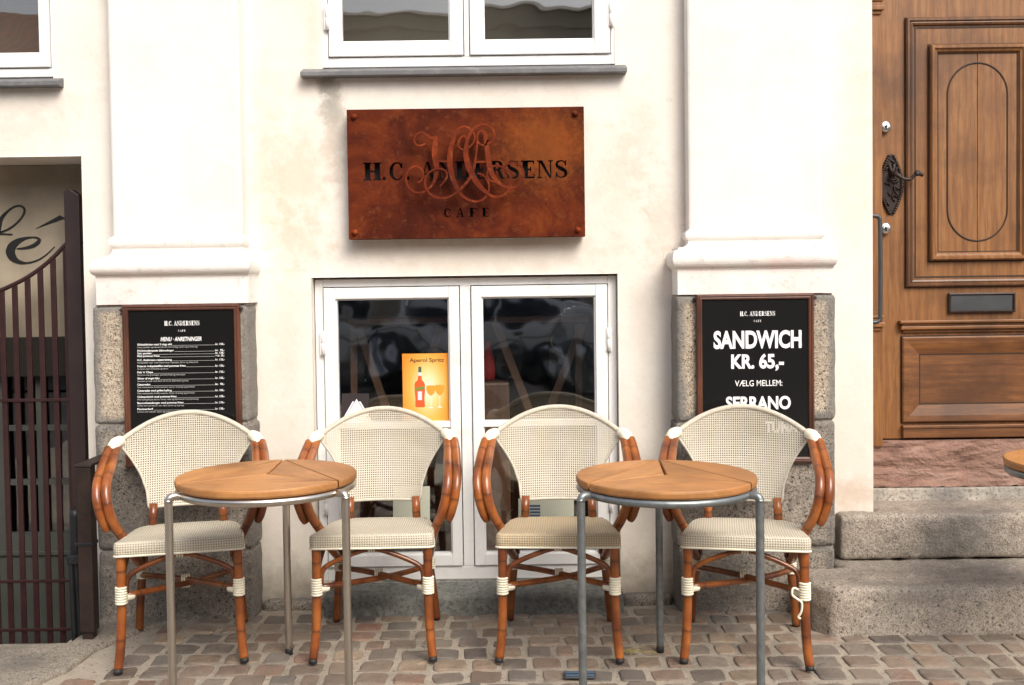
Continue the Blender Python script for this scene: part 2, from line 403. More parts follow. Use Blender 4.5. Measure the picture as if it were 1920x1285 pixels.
M['bamboo'] = bamboo('amber_bamboo', .88); M['bamboo_d'] = bamboo('dark_bamboo', .62)
def weave(name, holes=True, pitch=.0089, light=(.62, .57, .465), soil=(.46, .39, .275), amt=.35):
    m = bpy.data.materials.new(name); m.use_nodes = True; t = m.node_tree; b = t.nodes['Principled BSDF']; o = t.nodes['Material Output']
    tc = nd(t, 'ShaderNodeTexCoord'); s = sep(t, tc.outputs['UV'])
    fx = math_(t, 'FRACT', math_(t, 'DIVIDE', s[0], pitch)); fy = math_(t, 'FRACT', math_(t, 'DIVIDE', s[1], pitch))
    ax = math_(t, 'ABSOLUTE', math_(t, 'SUBTRACT', fx, .5)); ay = math_(t, 'ABSOLUTE', math_(t, 'SUBTRACT', fy, .5))
    hole = math_(t, 'MULTIPLY', math_(t, 'LESS_THAN', ax, .26), math_(t, 'LESS_THAN', ay, .26))
    hgt = math_(t, 'ADD', ax, ay)
    v = jitter(t, coords(t)); n = noise(t, v, 6, 6, .6)
    c = mix(t, ramp(t, n, [(.4, 0), (.7, amt)]), light, soil)
    b.inputs['Roughness'].default_value = .6; bump(t, b, hgt, .5, .004)
    if holes:
        setc(t, b, c)
        tr = nd(t, 'ShaderNodeBsdfTransparent'); mx = nd(t, 'ShaderNodeMixShader')
        t.links.new(math_(t, 'MULTIPLY', hole, .95), mx.inputs[0]); t.links.new(b.outputs[0], mx.inputs[1]); t.links.new(tr.outputs[0], mx.inputs[2]); t.links.new(mx.outputs[0], o.inputs[0])
    else: setc(t, b, mix(t, hole, c, (.27, .235, .165)))
    return m
M['weave'] = weave('woven_mesh_back'); M['weave_seat'] = weave('woven_mesh_seat', False)
M['weave_tan'] = weave('woven_mesh_seat_tan', False, .0089, (.56, .44, .28), (.45, .33, .19), .5)
M['weave_rim'] = weave('woven_mesh_rim', False, .0089, (.66, .61, .51), (.55, .48, .36), .3)
M['rim'] = simple('woven_rim_fabric', (.56, .51, .42), .65, var=.12, vs=60, bmp=.4, bs=260)
M['wrap'] = simple('cream_binding', (.80, .75, .60), .45, var=.08)
M['rubber'] = simple('black_rubber', (.02, .02, .02), .6)
M['steel'] = simple('brushed_stainless', (.60, .56, .50), .28, 1.0, var=.06, vs=30)
M['galv'] = simple('galvanised_steel', (.235, .255, .26), .42, .75, var=.2, vs=35, bmp=.05)
M['iron'] = simple('wrought_iron', (.035, .022, .018), .5, .4, var=.3, vs=20, bmp=.3)
M['rail'] = simple('grey_iron_rail', (.07, .075, .08), .45, .5, var=.2)
M['chrome'] = simple('polished_nickel', (.72, .70, .68), .22, 1.0)
M['keyhole'] = simple('keyhole_dark', (.01, .01, .01), .6)
M['gate'] = simple('maroon_gate_paint', (.030, .0105, .0105), .4, var=.25, vs=18, bmp=.1)
M['gatepost'] = simple('dark_maroon_post', (.026, .015, .015), .45, var=.25, vs=8, bmp=.1)
M['black_metal'] = simple('black_painted_metal', (.012, .013, .016), .45, .2, var=.3)
M['doorgreen'] = simple('grey_green_paint', (.085, .09, .08), .5, var=.1)
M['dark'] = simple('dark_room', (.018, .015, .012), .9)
M['soffit'] = simple('tan_plaster', (.40, .33, .245), .85, var=.12, vs=3, bmp=.15)
M['signboard'] = simple('olive_cream_board', (.27, .225, .165), .6, var=.3, vs=4)
M['ink'] = simple('black_ink', (.006, .006, .006), .5)
M['board'] = simple('black_gloss_panel', (.008, .008, .008), .22, spec=.5)
M['white_ink'] = simple('white_ink', (.88, .88, .87), .5)
M['grey_ink'] = simple('grey_ink', (.45, .45, .44), .5)
M['dim_ink'] = simple('dim_grey_ink', (.09, .085, .08), .5)
M['paper'] = simple('cream_paper', (.62, .64, .52), .7, var=.04)
M['blue'] = simple('blue_print', (.07, .125, .20), .6)
M['card'] = simple('dark_card', (.03, .022, .025), .5)
def rust(name, k=1.0):
    m, t, b = newmat(name); v = coords(t)
    n1 = noise(t, v, 5, 8, .68, .5); n2 = noise(t, v, 30, 8, .75); n3 = noise(t, v, 130, 4, .7); s = sep(t, v)
    c = ramp(t, n1, [(.32, (.032*k, .0050*k, .0022*k)), (.47, (.070*k, .0110*k, .0035*k)), (.60, (.125*k, .022*k, .005*k)), (.75, (.20*k, .050*k, .009*k))])
    c = mix(t, ramp(t, n2, [(.55, 0), (.72, .5)]), c, (.22*k, .075*k, .026*k))
    c = mix(t, ramp(t, n3, [(.5, 0), (.75, .3)]), c, (.045*k, .012*k, .007*k))
    if k == 1.0:
        c = mix(t, blob(t, s, .34, 0.38, .30, .26, n2, .38), c, (.34, .10, .018))
    setc(t, b, c); b.inputs['Roughness'].default_value = .85; b.inputs['Specular IOR Level'].default_value = .15; bump(t, b, math_(t, 'ADD', n2, n3), .3, .003); return m
M['rust'] = rust('rusted_steel'); M['rust2'] = rust('rusted_monogram', 1.85)
def cobble():
    m, t, b = newmat('cobble_stone'); v = coords(t)
    at = nd(t, 'ShaderNodeAttribute', attribute_name='Col')
    n = noise(t, v, 22, 8, .7); n2 = noise(t, v, 110, 4, .6); n3 = noise(t, v, 2.2, 4)
    c = mix(t, ramp(t, n, [(.35, .55), (.62, 0)]), at.outputs['Color'], (.05, .04, .034))
    c = mix(t, ramp(t, n2, [(.58, 0), (.74, .4)]), c, (.36, .30, .24))
    c = mix(t, ramp(t, n3, [(.36, 0.08), (.64, .6)]), c, (.27, .228, .185))
    setc(t, b, c); b.inputs['Roughness'].default_value = .65; bump(t, b, math_(t, 'ADD', n, math_(t, 'MULTIPLY', n2, .4)), .7, .012); return m
M['cobble'] = cobble()
M['sand'] = granite('sand_joint', (.34, .29, .23), (.46, .40, .32), (.18, .15, .12), 160, .5)
M['asphalt'] = simple('street_asphalt', (.06, .058, .055), .8, var=.3, vs=3)
M['well'] = simple('well_concrete', (.07, .065, .06), .9, var=.3)
M['opp_wall'] = simple('opposite_plaster', (.58, .48, .36), .9, var=.25, vs=.8)
M['opp_wall2'] = simple('opposite_plaster_warm', (.30, .23, .16), .9, var=.2, vs=.8)
M['slate'] = simple('opposite_slate', (.26, .23, .19), .8, var=.3, vs=1.5)
def tile():
    m, t, b = newmat('red_roof_tile'); v = coords(t, (1, 1, 1))
    w = nd(t, 'ShaderNodeTexWave', wave_type='BANDS', bands_direction='X'); w.inputs['Scale'].default_value = 1.3; t.links.new(v, w.inputs[0])
    setc(t, b, mix(t, w.outputs['Fac'], (.16, .035, .02), (.40, .085, .04))); b.inputs['Roughness'].default_value = .8; return m
M['tile'] = tile()
M['opp_glass'] = simple('opposite_window_glass', (.03, .035, .04), .1)

# ------------------------------------------------------------------ text helpers
def text_into(mb, body, x0, x1, zb, zc, y, thick=.0008, bold=0.0, shear=0.0, align='L', fitw=True, size=None):
    """bold, sheared lettering between x0..x1 with baseline zb and cap line zc on the plane y"""
    cu_ = bpy.data.curves.new('t', 'FONT'); cu_.body = body; cu_.size = 1.0; cu_.offset = bold; cu_.shear = shear; cu_.resolution_u = 4; cu_.fill_mode = 'FRONT'
    o = bpy.data.objects.new('t', cu_); COL.objects.link(o)
    dg = bpy.context.evaluated_depsgraph_get(); me = bpy.data.meshes.new_from_object(o.evaluated_get(dg))
    xs = [v.co.x for v in me.vertices]
    if xs:
        a, b = min(xs), max(xs); h = 0.70
        sz = (zc - zb) / h
        sx = (x1 - x0) / (b - a) if fitw else sz*.92
        if align == 'R': off = x1 - b*sx
        elif align == 'C': off = (x0 + x1)/2 - (a + b)/2*sx
        else: off = x0 - a*sx
        base = len(mb.v)
        mb.v += [(off + v.co.x*sx, y, zb + v.co.y*sz) for v in me.vertices]
        for p in me.polygons: mb.face([base + i for i in p.vertices])
    bpy.data.objects.remove(o); bpy.data.curves.remove(cu_); bpy.data.meshes.remove(me)

def serif_glyph(ch):                 # list of ('p', polygon) or ('r', points, widths); cap height 1; returns (shapes, advance)
    T, t, sh, so = .29, .105, .075, .085
    def rc(a, b, c, d): return ('p', [(a, c), (b, c), (b, d), (a, d)])
    def stem(x, w=T, a=0, b=1): return [rc(x, x+w, a, b), rc(x-so, x+w+so, a-.002, a+sh), rc(x-so, x+w+so, b-sh, b+.002)]
    if ch == 'H': return stem(.09) + stem(.62) + [rc(.2, .7, .45, .55)], .98
    if ch == '.': return [('r', [(.1, .0), (.1, .1), (.1, .2)], [.12, .2, .12])], .3
    if ch == 'C': return [('r', [(.70, .70), (.64, .87), (.48, .965), (.28, .90), (.15, .70), (.13, .5), (.15, .3), (.28, .10), (.48, .035), (.64, .12), (.72, .28)], [.13, .10, .07, .12, .19, .21, .19, .12, .07, .07, .05]), rc(.68, .73, .66, .97)], .86
    if ch == 'A': return [('p', [(.06, .03), (.13, .03), (.44, 1), (.38, 1)]), ('p', [(.36, 1), (.49, 1), (.83, .03), (.62, .03)]), rc(.2, .65, .27, .365), rc(-.02, .24, 0, sh), rc(.52, .93, 0, sh)], .92
    if ch == 'N': return [rc(.09, .16, 0, 1), rc(.70, .77, 0, 1), ('p', [(.08, 1), (.28, 1), (.78, 0), (.66, 0)]), rc(0, .27, 0, sh), rc(0, .2, 1-sh, 1), rc(.6, .87, 1-sh, 1)], .9
    if ch == 'D': return stem(.09) + [('r', [(.2, .97), (.42, .965), (.60, .87), (.70, .68), (.72, .5), (.70, .32), (.60, .13), (.42, .035), (.2, .03)], [.06, .07, .13, .19, .21, .19, .13, .07, .06])], .9
    if ch == 'E': return stem(.09) + [rc(.2, .7, .90, 1), rc(.2, .55, .45, .55), rc(.2, .72, 0, .10), rc(.66, .72, .78, 1), rc(.68, .74, 0, .25), rc(.5, .56, .36, .64)], .82
    if ch == 'F': return stem(.09) + [rc(.2, .7, .90, 1), rc(.2, .55, .45, .55), rc(.66, .72, .74, 1), rc(.5, .56, .36, .64)], .78
    if ch == 'R': return stem(.09) + [('r', [(.2, .97), (.45, .965), (.62, .88), (.66, .75), (.62, .6), (.45, .51), (.2, .5)], [.06, .07, .15, .19, .15, .07, .06]), ('r', [(.42, .5), (.56, .42), (.63, .2), (.72, .05), (.86, .06)], [.08, .15, .18, .14, .05])], .9
    if ch == 'S': return [('r', [(.60, .72), (.52, .9), (.34, .96), (.15, .88), (.12, .72), (.25, .58), (.45, .47), (.60, .32), (.56, .12), (.36, .035), (.16, .11), (.09, .3)], [.05, .07, .07, .12, .15, .2, .21, .17, .13, .07, .07, .05]), rc(.57, .63, .68, .98), rc(.06, .12, .02, .34)], .74
    return [], .35
def serif_into(mb, body, x0, x1, zb, zc, y0, y1, prism=True):
    adv = []; X = 0
    for ch in body:
        g, a = serif_glyph(ch); adv.append((g, X)); X += a + .06
    X -= .06; h = zc - zb; sx = (x1 - x0)/X; k = 0
    for g, ox in adv:
        for s_ in g:
            k += 1; yy = y0 - (k % 7)*.00004
            if s_[0] == 'p': mb.prism([(x0 + (ox + p[0])*sx, zb + p[1]*h) for p in s_[1]], yy, y1)
            else: mb.ribbon([(x0 + (ox + p[0])*sx, zb + p[1]*h) for p in s_[1]], [w*sx for w in s_[2]], yy, y1, 5)

TEX = bpy.data.textures.new('stone_relief', 'CLOUDS'); TEX.noise_scale = .09; TEX.noise_depth = 4
def roughen(o, strength=.012, lev=5):
    a = o.modifiers.new('remesh', 'REMESH'); a.mode = 'VOXEL'; a.voxel_size = .013; a.use_smooth_shade = True
    d = o.modifiers.new('relief', 'DISPLACE'); d.texture = TEX; d.texture_coords = 'GLOBAL'; d.strength = strength; d.mid_level = .5
    return o
# ================================================================== LARGE STRUCTURE
# ---- ground: well beside the doorway, cobbled pavement, joints, kerb slabs, street
XW = -1.76; YK = -0.47               # right edge and front edge of the basement well
def quad(mb, x0, x1, y0, y1, z=0.0): mb.poly([(x0, y0, z), (x1, y0, z), (x1, y1, z), (x0, y1, z)])
g = MB(); quad(g, -40, 40, -70, -5.2); quad(g, -40, -4.2, -5.2, -.0); quad(g, 4.2, 40, -5.2, 0)
tag(g.build('street', M['asphalt']), kind='structure')
g = MB(); quad(g, -4.2, 4.2, -5.2, -1.0); quad(g, XW, 4.2, -1.0, 0.0); quad(g, -4.2, XW, -1.0, -.8)
g.poly([(-2.05, YK, -.02), (-1.95, YK, -.02), (-2.2, -.97, -.02), (-2.34, -.97, -.02)]); tag(g.build('sand_joints', M['sand']), kind='structure')
slabA = [(-2.02, YK), (-2.30, -.97), (-4.2, -.97), (-4.2, YK)]
slabB = [(-1.998, YK), (XW+.03, YK), (XW+.03, -.165), (-1.36, -.165), (-1.50, -.30), (-1.60, -.52), (-1.62, -.74), (-1.72, -.97), (-2.278, -.97)]
for pts in (slabA, slabB):
    k = MB(); k.zprism(pts, -.25, .022); ks = k.build('kerb_slab', M['slab'], bevel=.008); ks.modifiers.new('tri', 'TRIANGULATE'); roughen(ks, .008, 5); tag(ks, kind='structure')
g = MB(); g.poly([(-4.2, YK, -1.15), (XW, YK, -1.15), (XW, .6, -1.15), (-4.2, .6, -1.15)])
g.poly([(-4.2, YK, -1.15), (-4.2, YK, -.0), (XW, YK, 0), (XW, YK, -1.15)]); g.poly([(XW+.004, YK, -1.15), (XW+.004, YK, 0), (XW+.004, 0, 0), (XW+.004, 0, -1.15)])
tag(g.build('basement_well', M['well']), kind='structure')
def in_poly(x, y, pts):
    c = False; j = len(pts)-1
    for i in range(len(pts)):
        if (pts[i][1] > y) != (pts[j][1] > y) and x < (pts[j][0]-pts[i][0])*(y-pts[i][1])/(pts[j][1]-pts[i][1])+pts[i][0]: c = not c
        j = i
    return c
rc = random.Random(11)
cb = MB()
pal = [(.165,.108,.075), (.135,.098,.075), (.20,.118,.080), (.10,.08,.068), (.22,.155,.105), (.15,.122,.098), (.19,.098,.066), (.12,.105,.092), (.25,.18,.12), (.15,.105,.075)]
def add_cobble(cx, cy, hw, hd, rot):
    n = 16; rings = []
    col = rc.choice(pal); f = rc.uniform(.85, 1.6); col = (col[0]*f, col[1]*f, col[2]*f, 1)
    ph = rc.uniform(0, 6.28); ex = rc.uniform(.2, .42); tilt = (rc.uniform(-.05, .05), rc.uniform(-.05, .05)); top = rc.uniform(.003, .008)
    jit = [rc.uniform(.92, 1.04) for _ in range(n)]
    base = len(cb.v)
    for sc, z in ((1.03, -.02), (1.0, top*.45), (.965, top*.9), (.88, top), (.4, top*1.03)):
        for k in range(n):
            a = 2*math.pi*k/n; c_, s_ = math.cos(a), math.sin(a)
            x = math.copysign(abs(c_)**ex, c_)*hw*sc*jit[k]; y = math.copysign(abs(s_)**ex, s_)*hd*sc*jit[(k+5) % n]
            xr = x*math.cos(rot)-y*math.sin(rot); yr = x*math.sin(rot)+y*math.cos(rot)
            cb.v.append((cx+xr, cy+yr, z + x*tilt[0] + y*tilt[1] + rc.uniform(-.0012, .0012)))
    cb.v.append((cx, cy, top*1.08))
    for i in range(4):
        for k in range(n):
            k2 = (k+1) % n; cb.face([base+i*n+k, base+i*n+k2, base+(i+1)*n+k2, base+(i+1)*n+k], None, True, col)
    for k in range(n): cb.face([base+4*n+k, base+4*n+(k+1) % n, base+5*n], None, True, col)
y = -.10; row = 0
while y > -5.1:
    d = rc.uniform(.105, .128); x = -2.5 - rc.uniform(0, .15)
    while x < 4.1:
        w = rc.uniform(.105, .150) if rc.random() < .85 else rc.uniform(.08, .10)
        cx, cy = x + w/2, y - d/2 + .022*math.sin(cx*1.7 + row*.3) if row else y - d/2
        cx = x + w/2; cy = y - d/2 + .02*math.sin(cx*1.7 + row*.25) + rc.uniform(-.006, .006)
        ok = True
        for px_, py_ in ((cx-w*.5, cy), (cx+w*.4, cy), (cx, cy+d*.45), (cx, cy-d*.5)):
            if py_ > -1.0 and (px_ < -1.9 or in_poly(px_, py_, [(q[0]+.03 if q[0] > -1.75 else q[0], q[1]) for q in slabB]) or in_poly(px_, py_, slabA)): ok = False
        if cx < XW+.08 and cy > -1.02: ok = False
        if ok: add_cobble(cx, cy, (w-.022)/2, (d-.02)/2, rc.uniform(-.07, .07))
        x += w
    y -= d; row += 1
tag(cb.build('cobbled_pavement', M['cobble']), kind='structure')

# ---- building
B = tag(empty('cafe_building', (0, 0, 0)), 'cream stuccoed cafe building with white pilasters on granite bases', 'building')
X1, ZS = P(160, 560, 0)[0], P(90, 294, 0)[1]
XD = P(1635, 450, 0)[0]
OL = (-3.0, X1, -2, ZS)
ox = RECT(-300, -400, 93, 150, 0); OUL = (ox[0], ox[1], ox[2], 3.9)
ox = RECT(601, -400, 1150, 127, 0); OUM = (ox[0], ox[1], ox[2], 3.9)
ox = RECT(590, 517, 1161, 1090, 0); OLM = (ox[0], ox[1], ox[2], ox[3])
OD = (XD, XD + 1.06, -.1, 3.6)
OPEN = [OL, OUL, OUM, OLM, OD]
xs = sorted(set([-4.2, 4.2] + [v for o in OPEN for v in o[:2]])); zs = sorted(set([-1.2, 4.6] + [v for o in OPEN for v in o[2:] if -1.2 < v < 4.6]))
def is_open(i, k):
    if i < 0 or k < 0 or i >= len(xs)-1 or k >= len(zs)-1: return None
    cx, cz = (xs[i]+xs[i+1])/2, (zs[k]+zs[k+1])/2
    return any(o[0] < cx < o[1] and o[2] < cz < o[3] for o in OPEN)
bm = bmesh.new(); vd = {}
def vv(x, y, z):
    k = (round(x, 5), round(y, 5), round(z, 5))
    if k not in vd: vd[k] = bm.verts.new((x, y, z))
    return vd[k]
DW = .44
for i in range(len(xs)-1):
    for k in range(len(zs)-1):
        a, b, c, d = xs[i], xs[i+1], zs[k], zs[k+1]
        if not is_open(i, k): bm.faces.new([vv(a, 0, c), vv(b, 0, c), vv(b, 0, d), vv(a, 0, d)])
        else:
            if is_open(i-1, k) is False: bm.faces.new([vv(a, 0, c), vv(a, 0, d), vv(a, DW, d), vv(a, DW, c)])
            if is_open(i+1, k) is False: bm.faces.new([vv(b, 0, d), vv(b, 0, c), vv(b, DW, c), vv(b, DW, d)])
            if is_open(i, k-1) is False: bm.faces.new([vv(b, 0, c), vv(a, 0, c), vv(a, DW, c), vv(b, DW, c)])
            if is_open(i, k+1) is False: bm.faces.new([vv(a, 0, d), vv(b, 0, d), vv(b, DW, d), vv(a, DW, d)])
wb = MB(); wb.add_bm(bm); wb.build('wall', M['wall'], B, bevel=.012, seg=3)
# dark shell of the rooms behind the facade
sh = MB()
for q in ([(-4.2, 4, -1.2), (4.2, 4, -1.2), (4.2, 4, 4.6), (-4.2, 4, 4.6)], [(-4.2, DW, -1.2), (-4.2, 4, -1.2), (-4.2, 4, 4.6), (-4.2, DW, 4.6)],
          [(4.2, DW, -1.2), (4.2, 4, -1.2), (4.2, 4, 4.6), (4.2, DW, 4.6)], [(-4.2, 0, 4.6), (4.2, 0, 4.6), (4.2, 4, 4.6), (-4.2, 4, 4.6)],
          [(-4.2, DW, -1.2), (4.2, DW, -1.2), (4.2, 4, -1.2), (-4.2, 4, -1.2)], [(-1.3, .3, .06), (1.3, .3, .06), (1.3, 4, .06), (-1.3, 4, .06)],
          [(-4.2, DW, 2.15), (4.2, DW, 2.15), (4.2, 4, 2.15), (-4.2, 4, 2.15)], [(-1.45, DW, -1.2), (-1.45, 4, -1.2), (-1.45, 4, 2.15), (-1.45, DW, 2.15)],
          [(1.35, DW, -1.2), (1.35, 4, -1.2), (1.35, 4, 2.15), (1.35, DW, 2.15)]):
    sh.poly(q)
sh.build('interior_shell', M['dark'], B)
M['room'] = simple('upper_room_plaster', (.24, .21, .17), .9, var=.15, vs=2)
ur = MB()
for a, b in ((-3.2, -1.75), (-.95, .6)):
    ur.poly([(a, 1.0, 2.16), (b, 1.0, 2.16), (b, 1.0, 4.5), (a, 1.0, 4.5)]); ur.poly([(a, DW, 2.17), (b, DW, 2.17), (b, 1.0, 2.17), (a, 1.0, 2.17)])
    ur.poly([(a, DW, 2.17), (a, 1, 2.17), (a, 1, 4.5), (a, DW, 4.5)]); ur.poly([(b, DW, 2.17), (b, 1, 2.17), (b, 1, 4.5), (b, DW, 4.5)])
ur.build('upper_room', M['room'], B)

# ---- pilasters
def pilaster(shaft, ast, tor, blk, us, v_ast, v_cav, v_tor, v_blk, v_gr, joints):
    YF = -.16; YS = -.085
    lf = us < 960; Ya = lambda y, right: 0.0 if right == lf else y
    xs0, xs1 = P(shaft[0], 250, Ya(YS, False))[0], P(shaft[1], 250, Ya(YS, True))[0]
    xb0, xb1 = P(blk[0], 540, Ya(YF, False))[0], P(blk[1], 540, Ya(YF, True))[0]
    z = lambda v, Y=-.14: P(us, v, Y)[1]
    mb = MB(); mb.box(xs0, xs1, YS, .0, z(v_ast[0], YS) - .01, 4.5, .012)
    pil = mb.build('pilaster', M['pil'], B)
    # moulding swept round three sides
    za0, za1, zt1, zt0, zb0 = z(v_ast[0]), z(v_ast[1]), z(v_tor[0]), z(v_tor[1]), z(v_gr)
    e0 = xs0 - P(tor[0], 500, Ya(-.19, False))[0]; e1 = P(tor[1], 500, Ya(-.19, True))[0] - xs1; em = .105
    pr = [(0, za0+.004)]
    ra = (za0-za1)/2
    for i in range(9): a = math.pi/2 - math.pi*i/8; pr.append((.004+.016*math.cos(a), (za0+za1)/2 + ra*math.sin(a)))
    pr += [(.002, za1-.004), (.002, za1-.012)]
    zc0 = za1-.012; zc1 = zt1+.012
    for i in range(1, 8): t = i/8; pr.append((.002+.062*(1-math.cos(t*math.pi/2)), zc0+(zc1-zc0)*math.sin(t*math.pi/2)))
    pr += [(.07, zc1), (.07, zt1+.004)]
    rt = (zt1-zt0)/2
    for i in range(11): a = math.pi/2 - math.pi*i/10; pr.append((.080+.026*math.cos(a), (zt1+zt0)/2 + rt*math.sin(a)))
    pr += [(.080, zt0-.004), (.076, zt0-.01), (.076, zb0)]
    mm = MB(); n = len(pr)
    for (o, zz) in pr:
        s0 = o/em*e0*1.0; s1 = o/em*e1*1.0
        mm.v += [(xs0-s0, 0, zz), (xs0-s0, YS-o, zz), (xs1+s1, YS-o, zz), (xs1+s1, 0, zz)]
    for i in range(n-1):
        for k in range(3): mm.face([i*4+k, (i+1)*4+k, (i+1)*4+k+1, i*4+k+1], None, False)
    mm.face([0, 1, 2, 3]); mm.face([(n-1)*4+3, (n-1)*4+2, (n-1)*4+1, (n-1)*4])
    mm.build('base_moulding', M['mould'], pil)
    lv = [v_gr + 3] + joints + [None]; rj = random.Random(int(us))
    for i in range(len(lv)-1):
        zt = z(lv[i], YF); zb = z(lv[i+1], YF) + .008 if lv[i+1] else -.05
        bm = bmesh.new(); bmesh.ops.create_grid(bm, x_segments=1, y_segments=1, size=1); bm.free()
        gb = MB(); gb.box(xb0 + rj.uniform(-.004, .006), xb1 + rj.uniform(-.006, .004), YF + rj.uniform(-.004, .004), 0, zb, zt, 0)
        ob = roughen(gb.build('granite_block', M['granite'] if i == 0 else M['granite_d'], pil, bevel=.006, seg=2), .010, 4)
    ml = MB(); ml.box(xb0+.012, xb1-.012, YF+.012, 0, 0, z(v_gr, YF)-.002); ml.build('mortar_joint', M['mortar_r'], pil)
    return xb0, xb1
PL = pilaster((206, 460), (203, 465), (166, 489), (171, 482), 326, (443, 462), 486, (487, 515), (518, 570), 570, [797, 1034])
PR = pilaster((1283, 1540), (1279, 1541), (1249, 1571), (1255, 1567), 1411, (430, 447), 466, (468, 501), (504, 550), 551, [792, 1030])

# ---- window plinth under the low window
mb = MB(); xa, xb = P(606, 1120, -.15)[0], P(1170, 1120, -.15)[0]
mb.prism([(0, 0), (1, 0), (1, 1), (0, 1)], 0, 1) if False else None
b0 = len(mb.v)
mb.v += [(xa, -.155, -.02), (xb, -.155, -.02), (xb, .04, -.02), (xa, .04, -.02), (xa, -.15, .085), (xb, -.15, .085), (xb, .04, .107), (xa, .04, .107)]
for q in ((0,3,2,1),(4,5,6,7),(0,1,5,4),(1,2,6,5),(2,3,7,6),(3,0,4,7)): mb.face([b0+i for i in q])
mb.build('window_plinth', M['plinth'], B, bevel=.015, seg=3)
mb = MB(); mb.box(PL[1]+.003, xa-.002, -.05, .0, -.02, .045); roughen(mb.build('wall_footing', M['granite_d'], B, bevel=.018, seg=3), .02, 4)
mb = MB(); mb.box(xb+.002, PR[0]-.003, -.05, 0, -.02, .05); roughen(mb.build('wall_footing', M['granite_d'], B, bevel=.018, seg=3), .02, 4)

# ---- windows
def frame_boxes(mb, x0, x1, z0, z1, wl, wr, wb_, wt, y0, y1, bv=.003):
    mb.box(x0, x0+wl, y0, y1, z0, z1, bv); mb.box(x1-wr, x1, y0, y1, z0, z1, bv)
    mb.box(x0+wl, x1-wr, y0+.0012, y1, z0, z0+wb_, bv); mb.box(x0+wl, x1-wr, y0+.0012, y1, z1-wt, z1, bv)
def make_window(fr, sashes, yf, ys, mat, muntin=None, sill=None, mull=None, hinge_sides=(0, 1), hz=()):
    """fr outer frame (x0,x1,z0,z1); sashes as ((x0,x1,z0,z1),(gx0,gx1,gz0,gz1))"""
    mb = MB(); sa, sb = sashes[0][0], sashes[-1][0]; gp = .004
    z0 = min(s[0][2] for s in sashes); z1 = max(s[0][3] for s in sashes)
    frame_boxes(mb, fr[0], fr[1], fr[2], fr[3], sa[0]-gp-fr[0], fr[1]-sb[1]-gp, z0-gp-fr[2], fr[3]-z1-gp, yf, yf+.10)
    if mull: mb.box(mull[0], mull[1], yf, yf+.1, z0-gp, z1+gp, .003)
    w = mb.build('window', mat, B)
    bk = MB(); bk.box(fr[0]+.01, fr[1]-.01, yf+.075, yf+.095, fr[2]+.01, fr[2]+.02)
    for i, (s, gl_) in enumerate(sashes):
        q = MB(); frame_boxes(q, s[0], s[1], s[2], s[3], gl_[0]-s[0], s[1]-gl_[1], gl_[2]-s[2], s[3]-gl_[3], ys, ys+.05)
        # glazing step inside the sash
        e = .007; frame_boxes(q, gl_[0]-.001, gl_[1]+.001, gl_[2]-.001, gl_[3]+.001, e, e, e, e, ys+.012, ys+.045, .002)
        if muntin: q.box(gl_[0], gl_[1], ys+.004, ys+.045, muntin[0], muntin[1], .003)
        q.build('sash', mat, w)
        zz = [gl_[2], gl_[3]] if not muntin else [gl_[2], muntin[0], muntin[1], gl_[3]]
        for k in range(0, len(zz), 2):
            p = MB(); p.poly([(gl_[0], ys+.03, zz[k]), (gl_[1], ys+.03, zz[k]), (gl_[1], ys+.03, zz[k+1]), (gl_[0], ys+.03, zz[k+1])])
            p.build('pane', M['glass_low'] if muntin else M['glass'], w)
        for h in hz:
            hx = s[0]-.004 if i == 0 else s[1]+.004
            t = MB(); t.lathe([(.0, h-.052), (.0085, h-.052), (.0085, h-.001), (.0075, h), (.0085, h+.001), (.0085, h+.052), (0, h+.052)], (hx, ys-.004, 0), 12); t.box(hx-.014, hx+.014, ys-.0025, ys+.004, h-.05, h+.05)
            t.build('hinge', mat, w)
    if sill:
        (x0, x1, zt, zb, yo) = sill
        q = MB(); n0 = len(q.v)
        q.v += [(x0, yo, zb), (x1, yo, zb), (x1, yf+.01, zb), (x0, yf+.01, zb), (x0, yo, zt-.012), (x1, yo, zt-.012), (x1, yf+.01, zt+.012), (x0, yf+.01, zt+.012)]
        for f in ((0,3,2,1),(4,5,6,7),(0,1,5,4),(1,2,6,5),(2,3,7,6),(3,0,4,7)): q.face([n0+i for i in f])
        q.build('sill', M['lead'], w, bevel=.003)
    return w
Y = .028
f4 = RECT(595, 521, 1158, 1088, Y+.01)
sL, sR = RECT(611, 540, 864, 1063, Y), RECT(887, 534, 1141, 1059, Y)
gL, gR = RECT(633, 561, 845, 1042, Y), RECT(906, 555, 1119, 1038, Y)
zt, zb_ = (sL[3]+sR[3])/2, (sL[2]+sR[2])/2; gzt, gzb = (gL[3]+gR[3])/2, (gL[2]+gR[2])/2
mz = P(870, 796, Y)[1]
hz = (P(876, 640, Y)[1], P(876, 940, Y)[1])
WL = make_window((f4[0], f4[1], f4[2], f4[3]), [((sL[0], sL[1], zb_, zt), (gL[0], gL[1], gzb, gzt)), ((sR[0], sR[1], zb_, zt), (gR[0], gR[1], gzb, gzt))],
            Y+.012, Y, M['white_low'], muntin=(mz-.014, mz+.014), mull=(sL[1]+.004, sR[0]-.004), hz=hz)
WL['label'] = 'low two-leaf cafe window at street level'
YU = -.012
f3 = RECT(598, -420, 1150, 123, YU); sL, sR = RECT(612, -400, 865, 106, YU), RECT(878, -400, 1142, 100, YU); gL, gR = RECT(634, -380, 840, 80, YU), RECT(903, -380, 1112, 72, YU)
zb_, gzb = (sL[2]+sR[2])/2, (gL[2]+gR[2])/2
zt = 3.85
s0 = P(563, 135, -.05)[0], P(1176, 133, -.05)[0]
